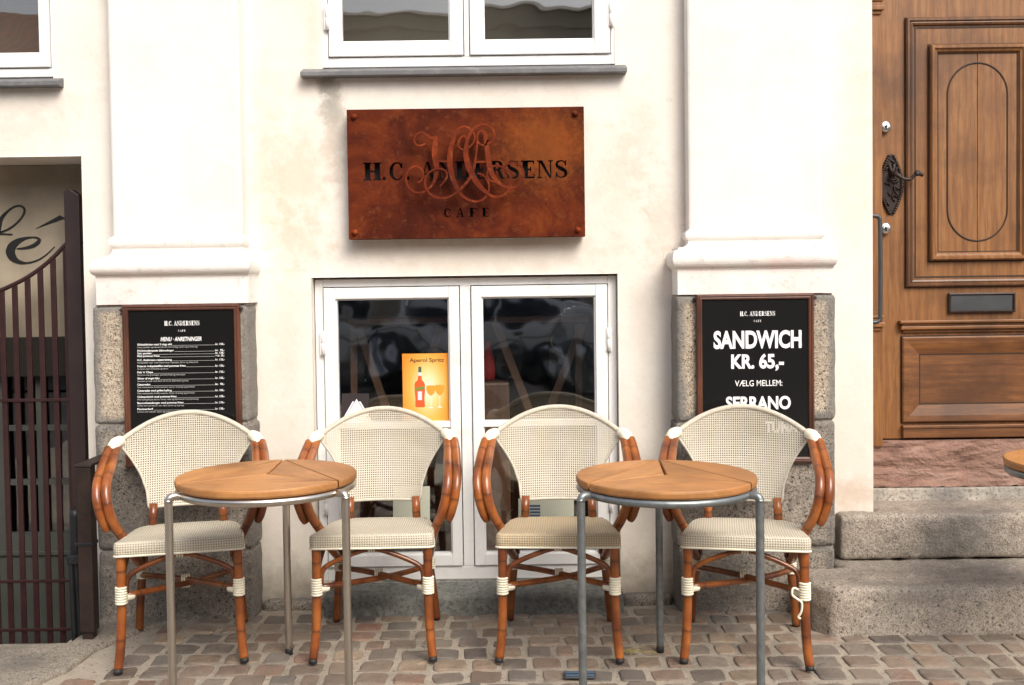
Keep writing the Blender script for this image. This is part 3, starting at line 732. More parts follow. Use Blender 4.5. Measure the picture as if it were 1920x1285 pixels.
WU = make_window((f3[0], f3[1], f3[2], zt), [((sL[0], sL[1], zb_, zt-.05), (gL[0], gL[1], gzb, zt-.1)), ((sR[0], sR[1], zb_, zt-.05), (gR[0], gR[1], gzb, zt-.1))],
            YU+.01, YU, M['white'], mull=(sL[1]+.004, sR[0]-.004), sill=(s0[0], s0[1], P(870, 126, -.04)[1], P(870, 139, -.055)[1], -.055), hz=(P(870, 30, YU)[1],))
WU['label'] = 'white upper window above the rusty sign'
f2 = RECT(-300, -420, 93, 146, YU); sR = RECT(-130, -400, 91, 127, YU); gR = RECT(-110, -380, 67, 101, YU)
sx1 = P(110, 155, -.05)[0]
WQ = make_window((f2[0], f2[1], f2[2], zt), [((f2[0]+.03, sR[1]-.012, sR[2], zt-.05), (f2[0]+.08, gR[1], gR[2], zt-.1))],
            YU+.01, YU, M['white'], sill=(f2[0]-.08, sx1, P(40, 148, -.04)[1], P(40, 161, -.055)[1], -.055))
WQ['label'] = 'upper window at the left edge reflecting a red roof'

# ---- oak door
YD = .235
dl = P(1651, 500, YD)[0]; dr = dl + .90; zsill = P(1760, 822, YD)[1]
dm = MB(); dm.box(dl, dr, YD, YD+.05, zsill, 3.45, .004)
DOOR = dm.build('door', M['door_v'], B); DOOR['label'] = 'oak panelled front door with oval groove'
fm = MB(); zc = P(1650, 606, YD-.03)[1]
fm.box(XD-.06, dl-.003, YD-.035, YD+.1, zsill-.03, 3.5, .004); fm.box(dr+.003, dr+.12, YD-.035, YD+.1, zsill-.03, 3.5, .004)
for zz in (zc, P(1640, 14, YD-.03)[1]):
    for k, (o, h0, h1) in enumerate(((.018, .022, .035), (.012, .004, .022), (.022, -.018, .004), (.01, -.034, -.018))):
        fm.box(XD-.06, dl-.002-.018+o, YD-.035-o, YD-.03, zz+h0, zz+h1, .004)
fm.build('door_frame', M['door_v'], B)
def mould_frame(mb, x0, x1, z0, z1, prof, yb):
    """closed mitred moulding; prof = [(inset, height)]"""
    b = len(mb.v); n = len(prof)
    for (i_, h) in prof: mb.v += [(x0+i_, yb-h, z0+i_), (x1-i_, yb-h, z0+i_), (x1-i_, yb-h, z1-i_), (x0+i_, yb-h, z1-i_)]
    for i in range(n-1):
        for k in range(4):
            k2 = (k+1) % 4; mb.face([b+i*4+k, b+i*4+k2, b+(i+1)*4+k2, b+(i+1)*4+k])
cx = P(1831, 290, YD)[0]
uo = RECT(1697, 33, 1965, 537, YD); x0 = uo[0]; x1 = 2*cx - x0
M['groove'] = simple('shaded_grimy_groove', (.035, .017, .009), .7)  # moulding shadow lines painted in as dark strips, with grime
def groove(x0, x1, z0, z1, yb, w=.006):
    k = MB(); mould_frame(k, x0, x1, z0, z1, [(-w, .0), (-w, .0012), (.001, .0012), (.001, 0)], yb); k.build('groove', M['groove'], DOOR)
PRO = [(0, 0), (0, .014), (.006, .020), (.014, .020), (.018, .013), (.024, .015), (.032, .012), (.036, .0), (.040, -.012), (.05, -.014)]
q = MB(); mould_frame(q, x0, x1, uo[2], uo[3], PRO, YD)
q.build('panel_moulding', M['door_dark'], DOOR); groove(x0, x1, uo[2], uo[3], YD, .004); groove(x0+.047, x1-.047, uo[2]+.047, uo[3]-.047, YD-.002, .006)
q = MB(); q.box(x0+.03, x1-.03, YD-.002, YD+.02, uo[2]+.03, uo[3]-.03); q.build('field_panel', M['door_v'], DOOR)
ui = RECT(1741, 85, 1919, 488, YD); xi0 = ui[0]; xi1 = 2*cx - xi0
q = MB(); mould_frame(q, xi0, xi1, ui[2], ui[3], [(0, 0), (0, .02), (.006, .028), (.016, .028), (.022, .02), (.03, .018), (.036, .008), (.038, -.003)], YD-.002)
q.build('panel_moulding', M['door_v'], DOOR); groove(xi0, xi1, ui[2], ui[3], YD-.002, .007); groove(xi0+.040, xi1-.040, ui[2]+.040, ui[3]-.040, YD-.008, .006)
q = MB(); hwp = (xi1-xi0)/2 - .03
q.box(xi0+.03, cx-.001, YD-.008, YD+.02, ui[2]+.03, ui[3]-.03, .0015); q.box(cx+.001, xi1-.03, YD-.0085, YD+.02, ui[2]+.03, ui[3]-.03, .0015); q.build('inner_panel', M['door_v'], DOOR)
ov = RECT(1775, 119, 1887, 452, YD); rw = (ov[1]-ov[0])/2; pts = []
for k in range(16): a = math.pi*k/15; pts.append((cx+rw*math.cos(a), ov[3]-rw*1.05+rw*1.05*math.sin(a)))
zA, zB = ov[3]-rw*1.05, ov[2]+rw*1.05
pts += [(cx-rw, zA+(zB-zA)*k/14) for k in range(1, 14)]
for k in range(16): a = math.pi+math.pi*k/15; pts.append((cx+rw*math.cos(a), ov[2]+rw*1.05+rw*1.05*math.sin(a)))
pts += [(cx+rw, zB+(zA-zB)*k/14) for k in range(1, 14)]
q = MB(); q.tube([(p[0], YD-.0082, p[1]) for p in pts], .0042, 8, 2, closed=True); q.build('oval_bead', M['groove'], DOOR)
# lower ledge, kick panel, bottom rail
lx0 = P(1683, 612, YD)[0]; lx1 = 2*cx - lx0; zl = P(1800, 612, YD)[1]
q = MB()
for (h0, h1, o) in ((.016, .030, .034), (.004, .016, .022), (-.012, .004, .028), (-.026, -.012, .014)): q.box(lx0+.034-o, lx1-.034+o, YD-o, YD+.01, zl+h0, zl+h1, .004)
q.build('ledge_moulding', M['door_h'], DOOR)
ko = RECT(1690, 630, 1960, 790, YD); kx0 = ko[0]; kx1 = 2*cx-kx0
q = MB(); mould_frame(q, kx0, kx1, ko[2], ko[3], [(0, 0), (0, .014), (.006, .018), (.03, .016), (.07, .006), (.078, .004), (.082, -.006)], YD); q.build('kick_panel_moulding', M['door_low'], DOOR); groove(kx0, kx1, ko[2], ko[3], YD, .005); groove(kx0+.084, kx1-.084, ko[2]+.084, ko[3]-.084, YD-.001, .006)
q = MB(); q.box(kx0+.075, kx1-.075, YD-.001, YD+.02, ko[2]+.075, ko[3]-.075); q.build('kick_panel', M['door_low'], DOOR)
q = MB(); zr = P(1800, 797, YD)[1]
q.box(kx0, kx1, YD-.022, YD+.01, zsill+.005, zr-.012, .004); q.box(kx0-.003, kx1+.003, YD-.028, YD+.01, zr-.012, zr+.004, .004); q.build('weather_bar', M['door_low'], DOOR)
lp = RECT(1777, 549, 1901, 586, YD)
q = MB(); q.box(lp[0], lp[1], YD-.010, YD, lp[2], lp[3], .003); lpo = q.build('letter_slot', M['rail'], DOOR)
q = MB(); mould_frame(q, lp[0], lp[1], lp[2], lp[3], [(0, 0), (0, .006), (.006, .008), (.010, .004), (.012, 0)], YD-.009); q.build('slot_rim', M['iron'], lpo)
for (u, v) in ((1662, 237), (1662, 428)):
    x, z = P(u, v, YD-.03)
    q = MB(); q.lathe([(0, 0), (.026, 0), (.026, .018), (.023, .024), (.012, .026), (0, .026)], (x, YD, z), 24, 'y'); lk = q.build('lock_cylinder', M['chrome'], DOOR)
    q = MB(); q.lathe([(0, 0), (.0075, 0), (.0075, .002), (0, .002)], (x, YD-.026, z), 16, 'y'); q.box(x-.003, x+.003, YD-.0285, YD-.02, z-.014, z); q.build('keyhole', M['keyhole'], lk)
# ornate escutcheon and lever
ex, ez = P(1672, 346, YD-.01); hh = P(1672, 290, YD)[1]-ez; hw = .051
def esc_w(t): return hw*(1-abs(t)**1.7)**.85 + .004
q = MB(); pts = []
for k in range(41): t = -1+2*k/40; pts.append((ex + esc_w(t)*(1+.06*math.sin(k*2.2)), ez + t*hh))
for k in range(41): t = 1-2*k/40; pts.append((ex - esc_w(t)*(1+.06*math.sin(k*2.2)), ez + t*hh))
q.prism(pts, YD-.006, YD)
re = random.Random(3)
for k in range(26):
    t = -.94+1.88*k/25
    for sx in (-1, 1):
        q.lathe([(0, -.002), (.008, -.002), (.0065, .004), (.003, .007), (0, .0075)], (ex + sx*esc_w(t)*.86, YD-.006, ez+t*hh), 8, 'y')
for k in range(22):
    t = re.uniform(-.75, .75); r_ = re.uniform(.1, .65)*esc_w(t)*re.choice((-1, 1)); a = re.uniform(0, 6.28); L = re.uniform(.008, .018)
    q.tube([(ex+r_-L*math.cos(a), YD-.007, ez+t*hh-L*math.sin(a)), (ex+r_+L*.4*math.sin(a), YD-.012, ez+t*hh+L*.3*math.cos(a)), (ex+r_+L*math.cos(a), YD-.007, ez+t*hh+L*math.sin(a))], .0035, 6, 4)
q.tube([(ex-.012, YD-.01, ez+.09), (ex, YD-.016, ez+.055), (ex+.012, YD-.01, ez+.09)], .008, 8)
ES = q.build('escutcheon', M['iron'], DOOR)
hx, hz_ = P(1680, 325, YD-.04)
q = MB(); q.tube([(ex, YD-.004, hz_+.002), (ex+.004, YD-.05, hz_-.005), (ex+.03, YD-.062, hz_-.026), (ex+.062, YD-.062, hz_-.030), (ex+.082, YD-.064, hz_-.012), (ex+.10, YD-.066, hz_-.006), (ex+.118, YD-.066, hz_-.012)], [.014, .011, .0085, .0075, .0075, .010, .010], 10)
q.lathe([(0, 0), (.013, 0), (.014, .01), (.010, .016), (0, .017)], (ex+.092, YD-.06, hz_-.004), 12, 'y'); q.build('lever_handle', M['iron'], DOOR)
# grab rail on the door jamb
yr = .06; gx = P(1650, 500, yr)[0]; g0 = P(1645, 410, yr)[1]; g1 = P(1650, 600, yr)[1]
q = MB(); q.tube([(XD-.02, yr, g0+.012), (gx-.025, yr, g0+.012), (gx-.006, yr, g0+.005), (gx, yr, g0-.022), (gx+.002, yr, (g0+g1)/2), (gx, yr, g1+.022), (gx-.006, yr, g1-.003), (gx-.025, yr, g1-.01), (XD-.02, yr, g1-.01)], .0095, 12)
q.build('grab_rail', M['rail'], B)

# ---- steps
def stone(name, pts, z0, z1, mat, label, bev=.025, seg=4, jit=0.0):
    k = MB(); k.zprism(pts, z0, z1); o = k.build(name, mat, None, bevel=bev, seg=seg); o.modifiers.new('tri', 'TRIANGULATE'); roughen(o, .020, 5); tag(o, label, 'step'); return o
ys1, ys2 = -.48, -.10; zst1 = .193; zst2 = .388
xs1l = P(1538, 1150, ys1)[0]; xs2l = P(1577, 1000, ys2)[0]
stone('stone_step', [(xs1l+.05, ys1), (4.0, ys1), (4.0, .0), (PR[1]+.01, .0), (PR[1]+.01, -.172), (xs1l-.02, -.172), (xs1l-.01, ys1+.10)], -.05, zst1, M['step'], 'wide bottom step of speckled granite standing on the cobbles', .03)
stone('stone_step', [(xs2l, ys2), (4.0, ys2), (4.0, .19), (XD+.008, .19), (XD+.008, -.006), (xs2l, -.006)], zst1+.004, zst2, M['step'], 'upper granite step below the red sandstone block', .014, 3)
k = MB(); k.box(XD+.004, 4.0, .188, .215, zst2-.02, P(1780, 915, .19)[1], .006); tag(k.build('mortar_riser', M['mortar_r']), 'thin pale mortar course between granite step and sandstone block', 'riser')
zsb = zsill - .006
bm = bmesh.new(); nx, nz = 140, 44; z0 = P(1780, 913, .2)[1]; z1 = zsb; xA, xB = XD+.004, 3.4; rs = random.Random(5)
from mathutils import noise as mn
def sd(x, z): 
    a = mn.fractal(Vector((x*1.7, 0, z*9)), 1.0, 2.0, 5); return .011*a + .008*mn.fractal(Vector((x*7, 3, z*20)), 1, 2, 3)
grid = [[bm.verts.new((xA+(xB-xA)*i/nx, .205 + sd(xA+(xB-xA)*i/nx, z0+(z1-z0)*k/nz), z0+(z1-z0)*k/nz + (.008*mn.noise(Vector((i*.4, 0, 0))) if k == 0 else 0))) for k in range(nz+1)] for i in range(nx+1)]
for i in range(nx):
    for k in range(nz): bm.faces.new([grid[i][k], grid[i+1][k], grid[i+1][k+1], grid[i][k+1]])
tb = [bm.verts.new((xA+(xB-xA)*i/nx, .40, z1)) for i in range(nx+1)]
for i in range(nx): bm.faces.new([grid[i][nz], grid[i+1][nz], tb[i+1], tb[i]])
k = MB(); k.add_bm(bm); tag(k.build('sandstone_block', M['sandstone']), 'weathered layered red sandstone block under the oak door', 'sill block')

# ---- basement doorway on the left
YB = .27
zs0 = P(70, 345, YB)[1]; zs1 = P(70, 632, YB)[1]
SB = MB(); SB.box(-2.98, X1-.003, YB, YB+.03, zs1, ZS-.002); sb_o = SB.build('transom_board', M['signboard'], B); sb_o['label'] = 'cream transom board painted with black script letters'
def cpt(x, y): return P(x/4.017, y/4.017 + 280, YB)
k4 = 1/4.017/(F/(YB+4.4))
q = MB()
def rb(pts, ws, y=YB-.003): q.ribbon([cpt(*p) for p in pts], [(w*1.2+2)*k4 for w in ws], y, YB+.001)
rb([(128,750),(190,745),(250,728),(285,705),(298,685),(280,668),(245,664),(190,672),(135,695),(95,730),(80,770),(95,812),(135,845),(200,857),(280,838),(350,795),(412,735)], [5,14,22,24,18,9,7,16,34,50,56,48,26,10,8,7,4])
q.prism([cpt(268, 600), cpt(452, 498), cpt(494, 521)], YB-.0035, YB+.001)
rb([(-160,900),(-110,880),(-60,780),(-20,630),(0,545),(20,512),(60,468),(105,436),(145,426),(178,440),(186,470),(165,515),(115,568),(60,605),(0,628),(-50,650)], [10,24,34,36,30,20,12,9,9,10,11,10,10,10,9,8], YB-.004)
rb([(-40,640),(30,639),(95,642)], [5,8,5], YB-.0045)
q.build('lettering', M['ink'], sb_o)
q = MB(); zl0 = P(70, 706, YB)[1]; q.box(-2.98, X1-.003, YB-.02, YB+.05, zl0, zs1-.001, .004); q.build('door_lintel', M['dark'], B)
# grey-green glazed basement door
ybd = .31
bd = MB(); xa, xb = P(12, 900, ybd)[0], P(140, 900, ybd)[0]; xm = P(76, 900, ybd)[0]; zg1 = zl0-.002; zg0 = P(70, 1000, ybd)[1]; zm_ = P(70, 803, ybd)[1]
for (a, b) in ((-2.98, xa), (xm-.012, xm+.012), (xb, X1-.004)): bd.box(a, b, ybd, ybd+.04, zg0, zg1)
for zz in (zm_, P(70, 905, ybd)[1]): bd.box(xa, xb, ybd+.004, ybd+.036, zz-.012, zz+.012)
bd.box(-2.98, X1-.004, ybd-.002, ybd+.04, -1.15, zg0)
zz = P(70, 1036, ybd)[1]; bd.box(-2.98, X1-.004, ybd-.014, ybd, zz-.012, zz+.008, .003)
bdo = bd.build('basement_door', M['doorgreen'], B)
q = MB(); q.poly([(xa, ybd+.02, zg0), (xb, ybd+.02, zg0), (xb, ybd+.02, zg1), (xa, ybd+.02, zg1)]); q.build('pane', M['glass'], bdo)

# ---- opposite side of the street (seen in the window reflections)
def opposite(x0, x1, y, h, wall, roofmat, label, roof_h, floors):
    e = tag(empty('opposite_building', ((x0+x1)/2, y, 0)), label, 'building'); w = x1-x0
    k = MB(); k.box(-w/2, w/2, -7, 0, 0, h); k.box(-w/2, w/2, 0, .12, h-.25, h, .02); k.box(-w/2, w/2, 0, .08, .0, .7); k.build('wall', wall, e)
    k = MB(); k.prism([(0,0),(1,0),(1,1)], 0, .001) if False else None
    b = len(k.v); k.v += [(-w/2, .3, h), (w/2, .3, h), (w/2, -7, h), (-w/2, -7, h), (-w/2, -3.5, h+roof_h), (w/2, -3.5, h+roof_h)]
    for f in ((0,1,5,4), (2,3,4,5), (0,4,3), (1,2,5)): k.face([b+i for i in f])
    k.build('roof', roofmat, e)
    n = int(w/1.9)
    for f in range(floors):
        for i in range(n):
            cx_ = -w/2 + (i+.5)*w/n; zb = .9 + f*2.6
            if zb+1.4 > h: continue
            k = MB(); frame_boxes(k, cx_-.55, cx_+.55, zb, zb+1.4, .07, .07, .07, .07, .01, .06, 0); k.box(cx_-.03, cx_+.03, .012, .05, zb, zb+1.4); fo = k.build('window', M['white'], e)
            k = MB(); k.box(cx_-.48, cx_+.48, .012, .03, zb+.06, zb+1.34); k.build('pane', M['opp_glass'], fo)
opposite(-4.5, 16, -15, 6.5, M['opp_wall'], M['slate'], 'brown plastered house with slate roof across the street', 1.1, 2)
opposite(-20, -5.5, -14, 5.3, M['opp_wall2'], M['tile'], 'low house with red tiled roof across the street', 2.0, 1)

# ================================================================== OBJECTS
# ---- chairs
def make_chair():
    root = empty('bistro_armchair')
    BW = .155
    # woven back
    side = [(.150, .505, .168), (.158, .57, .183), (.180, .635, .194), (.212, .692, .200), (.240, .732, .196), (.262, .768, .190)]
    tv = [0, .2, .42, .66, .84, 1.0]
    def side_at(t):
        for i in range(5):
            if t <= tv[i+1]:
                f = (t-tv[i])/(tv[i+1]-tv[i]); a, b = side[i], side[i+1]; return [a[k]*(1-f)+b[k]*f for k in range(3)]
        return list(side[-1])
    def bk(s, t):
        w, z, ys_ = side_at(t)
        zc = .505 + (.872-.505)*t
        x = s*w; q = 1-abs(s)**2.0
        zz = z + (zc - z)*q
        y = ys_ + (.030 + .045*t)*q
        return (x, y, zz)
    nb, nt_ = 36, 30; mb = MB()
    for k in range(nt_+1):
        for i in range(nb+1): mb.v.append(bk(-1+2*i/nb, k/nt_))
    for k in range(nt_):
        for i in range(nb):
            ids = [k*(nb+1)+i, k*(nb+1)+i+1, (k+1)*(nb+1)+i+1, (k+1)*(nb+1)+i]
            mb.face(ids, [(mb.v[j][0]*1.04+1, mb.v[j][2]) for j in ids], True)
    back = mb.build('backrest', M['weave'], root)
    so = back.modifiers.new('solid', 'SOLIDIFY'); so.thickness = .004
    mb = MB(); arc = [bk(-1+2*i/16, 1.0) for i in range(17)]
    mb.tube([(p[0], p[1]+.005, p[2]-.006) for p in arc], .0105, 12, 3)
    for sx in (-1, 1): mb.tube([(p[0], p[1]+.002, p[2]) for p in [bk(sx*.995, k/10) for k in range(10)]], .005, 8, 2)
    mb.tube([(p[0], p[1]+.002, p[2]) for p in [bk(-1+2*i/12, 0.0) for i in range(13)]], .0065, 8, 2)
    mb.build('back_rim', M['rim'], root)
    # seat
    out = []
    def corner(cx, cy, r, a0, a1, n):
        for i in range(n+1): a = R(a0 + (a1-a0)*i/n); out.append((cx + r*math.cos(a), cy + r*math.sin(a)))
    corner(-.200, -.222, .026, 180, 270, 5); out.extend([(-.1, -.251), (0, -.253), (.1, -.251)]); corner(.200, -.222, .026, 270, 360, 5)
    out.extend([(.222, -.12), (.214, 0)]); corner(.115, .085, .085, 0, 90, 8); out.append((0, .176)); corner(-.115, .085, .085, 90, 180, 8); out.extend([(-.214, 0), (-.222, -.12)])
    def zt(y): return .468 - .030*((y+.25)/.43) - .010*math.sin(max(0, min(1, (y+.25)/.43))*math.pi)
    mb = MB(); n = len(out); cx0, cy0 = 0, -.04
    per = [0]
    for i in range(1, n+1): per.append(per[-1] + math.dist(out[i % n], out[i-1]))
    rings = [(.90, -.052), (.985, -.052), (1.0, -.045), (1.003, -.028), (1.0, -.010), (.985, -.002), (.95, .001), (.6, .0015), (.3, -.001)]
    for (sc, dz) in rings:
        for (x, y) in out:
            yy = cy0+(y-cy0)*sc; mb.v.append((x*sc, yy, zt(yy) + dz))
    mb.v.append((0, cy0, zt(cy0)-.001))
    for i in range(len(rings)-1):
        for k in range(n):
            k2 = (k+1) % n; ids = [i*n+k, i*n+k2, (i+1)*n+k2, (i+1)*n+k]
            if i < 5: uv = [(per[k], mb.v[ids[0]][2]), (per[k+1], mb.v[ids[1]][2]), (per[k+1], mb.v[ids[2]][2]), (per[k], mb.v[ids[3]][2])]
            else: uv = [(mb.v[j][0]+1, mb.v[j][1]+1) for j in ids]
            mb.face(ids, uv, True)
    L = len(rings)-1
    for k in range(n): 
        ids = [L*n+k, L*n+(k+1) % n, (L+1)*n]; mb.face(ids, [(mb.v[j][0]+1, mb.v[j][1]+1) for j in ids], True)
    mb.face([k for k in reversed(range(n))])
    seat = mb.build('seat', M['weave_seat'], root)
    mb = MB(); mb.tube([(x*.995, cy0+(y-cy0)*.995, zt(y)-.050) for (x, y) in out], .0045, 6, 1, closed=True); mb.build('piping', M['wrap'], seat)
    # legs
    for sx in (-1, 1):
        fl = [(sx*.203, -.222, .425), (sx*.203, -.223, .30), (sx*.205, -.226, .17), (sx*.210, -.234, .08), (sx*.217, -.246, .015)]
        mb = MB(); mb.tube(fl, [.0165, .0165, .0165, .0165, .016], 14, 5); leg = mb.build('leg', M['bamboo'], root)
        mb = MB(); mb.tube([(sx*.2172, -.2463, .016), (sx*.2185, -.2483, .0)], .0155, 12, 1); mb.build('foot_cap', M['rubber'], leg)
        mb = MB()
        for k in range(7): 
            zz = .246 + k*.0092
            mb.tube([(sx*.2035 + .0178*math.cos(a), -.2245 + .0178*math.sin(a), zz) for a in [2*math.pi*j/14 for j in range(14)]], .0047, 6, 1, closed=True)
        mb.tube([(sx*.2035, -.224, .262), (sx*.185, -.205, .261), (sx*.168, -.188, .259)], [.015, .0145, .0135], 10, 4)
        mb.build('binding', M['wrap'], leg)
        rl = [(sx*.163, .150, .43), (sx*.166, .157, .40), (sx*.180, .185, .26), (sx*.195, .215, .12), (sx*.205, .238, .0)]
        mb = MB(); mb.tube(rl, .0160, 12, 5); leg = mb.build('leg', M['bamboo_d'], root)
        mb = MB()
        for k in range(5):
            zz = .225 + k*.009
            mb.tube([(sx*.183 + .0185*math.cos(a), .190 + .0185*math.sin(a), zz) for a in [2*math.pi*j/12 for j in range(12)]], .0045, 6, 1, closed=True)
        mb.tube([(sx*.17, .17, .30), (sx*.195, .20, .285), (sx*.20, .195, .31), (sx*.175, .172, .325)], .0025, 6, 4)
        mb.build('binding', M['wrap'], leg)
        # stub under the woven back
        mb = MB(); mb.tube([(sx*.132, .175, .52), (sx*.135, .160, .43)], .0165, 12, 1); mb.build('back_post', M['bamboo'], root)
        # collar and paired arm tubes
        mb = MB(); c0 = Vector(bk(sx*.95, 1.0)); c1 = Vector((sx*.279, .168, .742))
        mb.tube([tuple(c0 + Vector((0, .004, -.006))), tuple((c0+c1)/2 + Vector((sx*.004, -.004, .004))), tuple(c1)], [.0195, .024, .025], 14, 4); mb.build('collar', M['wrap'], root)
        inner = [(sx*.264, .176, .748), (sx*.268, .120, .716), (sx*.270, .04, .682), (sx*.273, -.02, .652), (sx*.272, -.055, .612), (sx*.262, -.07, .550), (sx*.243, -.058, .488), (sx*.214, -.015, .42), (sx*.198, .07, .345), (sx*.184, .165, .285)]
        outer = [(sx*.289, .162, .746), (sx*.298, .110, .714), (sx*.303, .04, .680), (sx*.307, -.02, .646), (sx*.305, -.052, .602), (sx*.296, -.062, .548), (sx*.281, -.05, .495), (sx*.272, -.04, .470)]
        mb = MB(); mb.tube(inner, .0178, 14, 7); mb.tube(outer, [.0178]*7+[.014], 14, 7); mb.build('armrest', M['bamboo'], root)
        # side brace
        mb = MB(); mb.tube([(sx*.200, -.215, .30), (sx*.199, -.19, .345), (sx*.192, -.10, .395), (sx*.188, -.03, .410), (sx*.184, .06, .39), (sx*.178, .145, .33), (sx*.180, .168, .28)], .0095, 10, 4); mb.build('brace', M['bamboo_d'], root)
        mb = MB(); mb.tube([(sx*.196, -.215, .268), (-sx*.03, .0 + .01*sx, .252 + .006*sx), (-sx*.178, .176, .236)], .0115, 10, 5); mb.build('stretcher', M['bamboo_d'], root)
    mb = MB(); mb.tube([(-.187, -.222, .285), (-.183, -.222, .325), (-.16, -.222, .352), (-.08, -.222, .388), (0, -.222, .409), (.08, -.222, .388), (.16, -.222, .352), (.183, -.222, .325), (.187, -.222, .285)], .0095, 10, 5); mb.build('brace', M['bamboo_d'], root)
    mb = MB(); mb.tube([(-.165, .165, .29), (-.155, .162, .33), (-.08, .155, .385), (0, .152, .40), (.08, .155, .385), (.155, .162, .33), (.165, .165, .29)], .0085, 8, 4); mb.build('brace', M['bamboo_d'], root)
    mb = MB()
    for k in range(4): mb.tube([(-.012 + k*.008, -.02 + .0*k + .0145*math.cos(a), .254 + .024*math.sin(a)) for a in [2*math.pi*j/12 for j in range(12)]], .0036, 6, 1, closed=True)
    mb.build('binding', M['wrap'], root)
    mb = MB()
    for k in range(3): mb.tube([(-.010 + k*.009, -.222 + .012*math.cos(a), .411 + .012*math.sin(a)) for a in [2*math.pi*j/10 for j in range(10)]], .0036, 6, 1, closed=True)
    mb.build('binding', M['wrap'], root)
    return root
chair = make_chair()
feet = [((226, 1256), (456, 1248)), ((590, 1243), (809, 1240)), ((938, 1241), (1161, 1243)), ((1284, 1245), (1516, 1255))]
CL = ['bistro armchair under the printed menu board, beside the gate posts', 'bistro armchair in front of the orange drinks poster',
      'bistro armchair with a tan brown seat, in front of the bare right window leaf', 'bistro armchair under the sandwich price board, beside the stone steps']
CH = []
for i, (a, b) in enumerate(feet):
    A = Vector(G(a[0], a[1], .012)); Bq = Vector(G(b[0], b[1], .012)); mid = (A+Bq)/2; d = Bq-A; rz = R((13, 1, -3, -11.5)[i])
    o = chair if i == 0 else copy_tree(chair)
    off = Matrix.Rotation(rz, 3, 'Z') @ Vector((0, .2465, 0))
    o.location = (mid.x + off.x, mid.y + off.y, .012); o.rotation_euler = (0, 0, rz)
    tag(o, CL[i], 'chair', 'woven bistro armchairs along the cafe wall'); CH.append(o)
for ch in COL.objects:
    if ch.parent == CH[2] and ch.name.startswith('seat'):
        ch.data = ch.data.copy(); ch.data.materials[0] = M['weave_tan']; ch['label'] = 'tan brown woven seat'

# loose end of the binding on the chair beside the steps
mb = MB(); mb.tube([(.195, -.226, .27), (.165, -.235, .285), (.160, -.24, .262), (.178, -.243, .248), (.192, -.243, .235), (.190, -.244, .205), (.180, -.243, .185), (.188, -.244, .180)], .0042, 8, 5)
mb.build('loose_cord', M['wrap'], CH[3])
# ---- tables
def make_table(mat, cx, cy, ztop, ang):
    root = empty('round_cafe_table', (cx, cy, 0)); RR = .302; TH = .026
    mb = MB(); gap = .0028
    V3 = [Vector((math.cos(ang + k*2*math.pi/3)*RR, math.sin(ang + k*2*math.pi/3)*RR)) for k in range(3)]
    def piece(poly, gd, off, tn=1.0):
        pts = [Vector(p) for p in poly]; c = sum(pts, Vector((0, 0)))/len(pts)
        n = len(pts); ins = []
        for p in pts:
            ins.append(p)
        b0 = len(mb.v); e = .003
        def ring(k, z):
            for p in ins:
                dd = (p-c); L = max(dd.length, 1e-6); q = p - dd/L*k
                mb.v.append((q.x, q.y, z))
        def uvof(j):
            x, y, z = mb.v[j]; g = Vector(gd); h = Vector((-g.y, g.x)); q = Vector((x, y)); return (q.dot(g)+off, q.dot(h)+off*1.7+z)
        ring(.006, ztop-TH); ring(.001, ztop-TH+.006); ring(.0, ztop-.008); ring(.0012, ztop-.003); ring(.004, ztop)
        for r_ in range(4):
            for k in range(n):
                k2 = (k+1) % n; ids = [b0+r_*n+k, b0+r_*n+k2, b0+(r_+1)*n+k2, b0+(r_+1)*n+k]; mb.face(ids, [uvof(j) for j in ids], False, (tn, tn, tn, 1))
        ids = [b0+4*n+k for k in range(n)]; mb.face(ids, [uvof(j) for j in ids], False, (tn, tn, tn, 1)); mb.face([b0+k for k in reversed(range(n))])
    for k in range(3):
        A, Bv = V3[k], V3[(k+1) % 3]; d = (Bv-A).normalized(); out_ = ((A+Bv)/2).normalized(); a0 = ang + k*2*math.pi/3
        # circular segment
        seg = []
        for i in range(25):
            a = a0 + .012 + (2*math.pi/3 - .024)*i/24; seg.append(Vector((math.cos(a), math.sin(a)))*RR)
        dmin = RR*.5 + gap
        seg = [p if p.dot(out_) > dmin else p + out_*(dmin - p.dot(out_)) for p in seg]
        piece(seg, d, .3*k + .1 + cx, (.95, .9, .55)[k])
        # inner triangle
        cc = (A+Bv)/3*1.0; tri = [Vector((0, 0)), A, Bv]; ce = sum(tri, Vector((0, 0)))/3
        tri = [ce + (p-ce)*.962 for p in tri]
        piece(tri, d, .7 + .37*k + cx, (.8, 1.0, .7)[k])
    mb.build('tabletop', M['teak'], root)
    mb = MB(); mb.tube([(math.cos(2*math.pi*i/36)*.288, math.sin(2*math.pi*i/36)*.288, ztop-TH-.015) for i in range(36)], .0135, 12, 2, closed=True)
    for k in range(3):
        a = ang + k*2*math.pi/3; mb.tube([(math.cos(a)*.285, math.sin(a)*.285, ztop-TH-.012), (0, 0, ztop-TH-.008)], .008, 8, 1)
    mb.build('ring_frame', mat, root)
    for k in range(3):
        a = ang + k*2*math.pi/3; c_, s_ = math.cos(a), math.sin(a); zr = ztop-TH-.015
        mb = MB(); mb.tube([(c_*.292, s_*.292, zr), (c_*.315, s_*.315, zr+.001), (c_*.326, s_*.326, zr-.004), (c_*.330, s_*.330, zr-.018), (c_*.330, s_*.330, zr-.05), (c_*.330, s_*.330, .2), (c_*.330, s_*.330, .02)], [.0135, .0135, .0135, .0135, .0135, .0135, .0135], 14, 5)
        lg = mb.build('leg', mat, root)
        mb = MB(); mb.lathe([(0, 0), (.0145, 0), (.0145, .02), (.0135, .024), (0, .024)], (c_*.330, s_*.330, .002), 14); mb.build('foot_cap', M['rubber'], lg)
    return root
def tpos(u, v, z): return G(u, v, z)
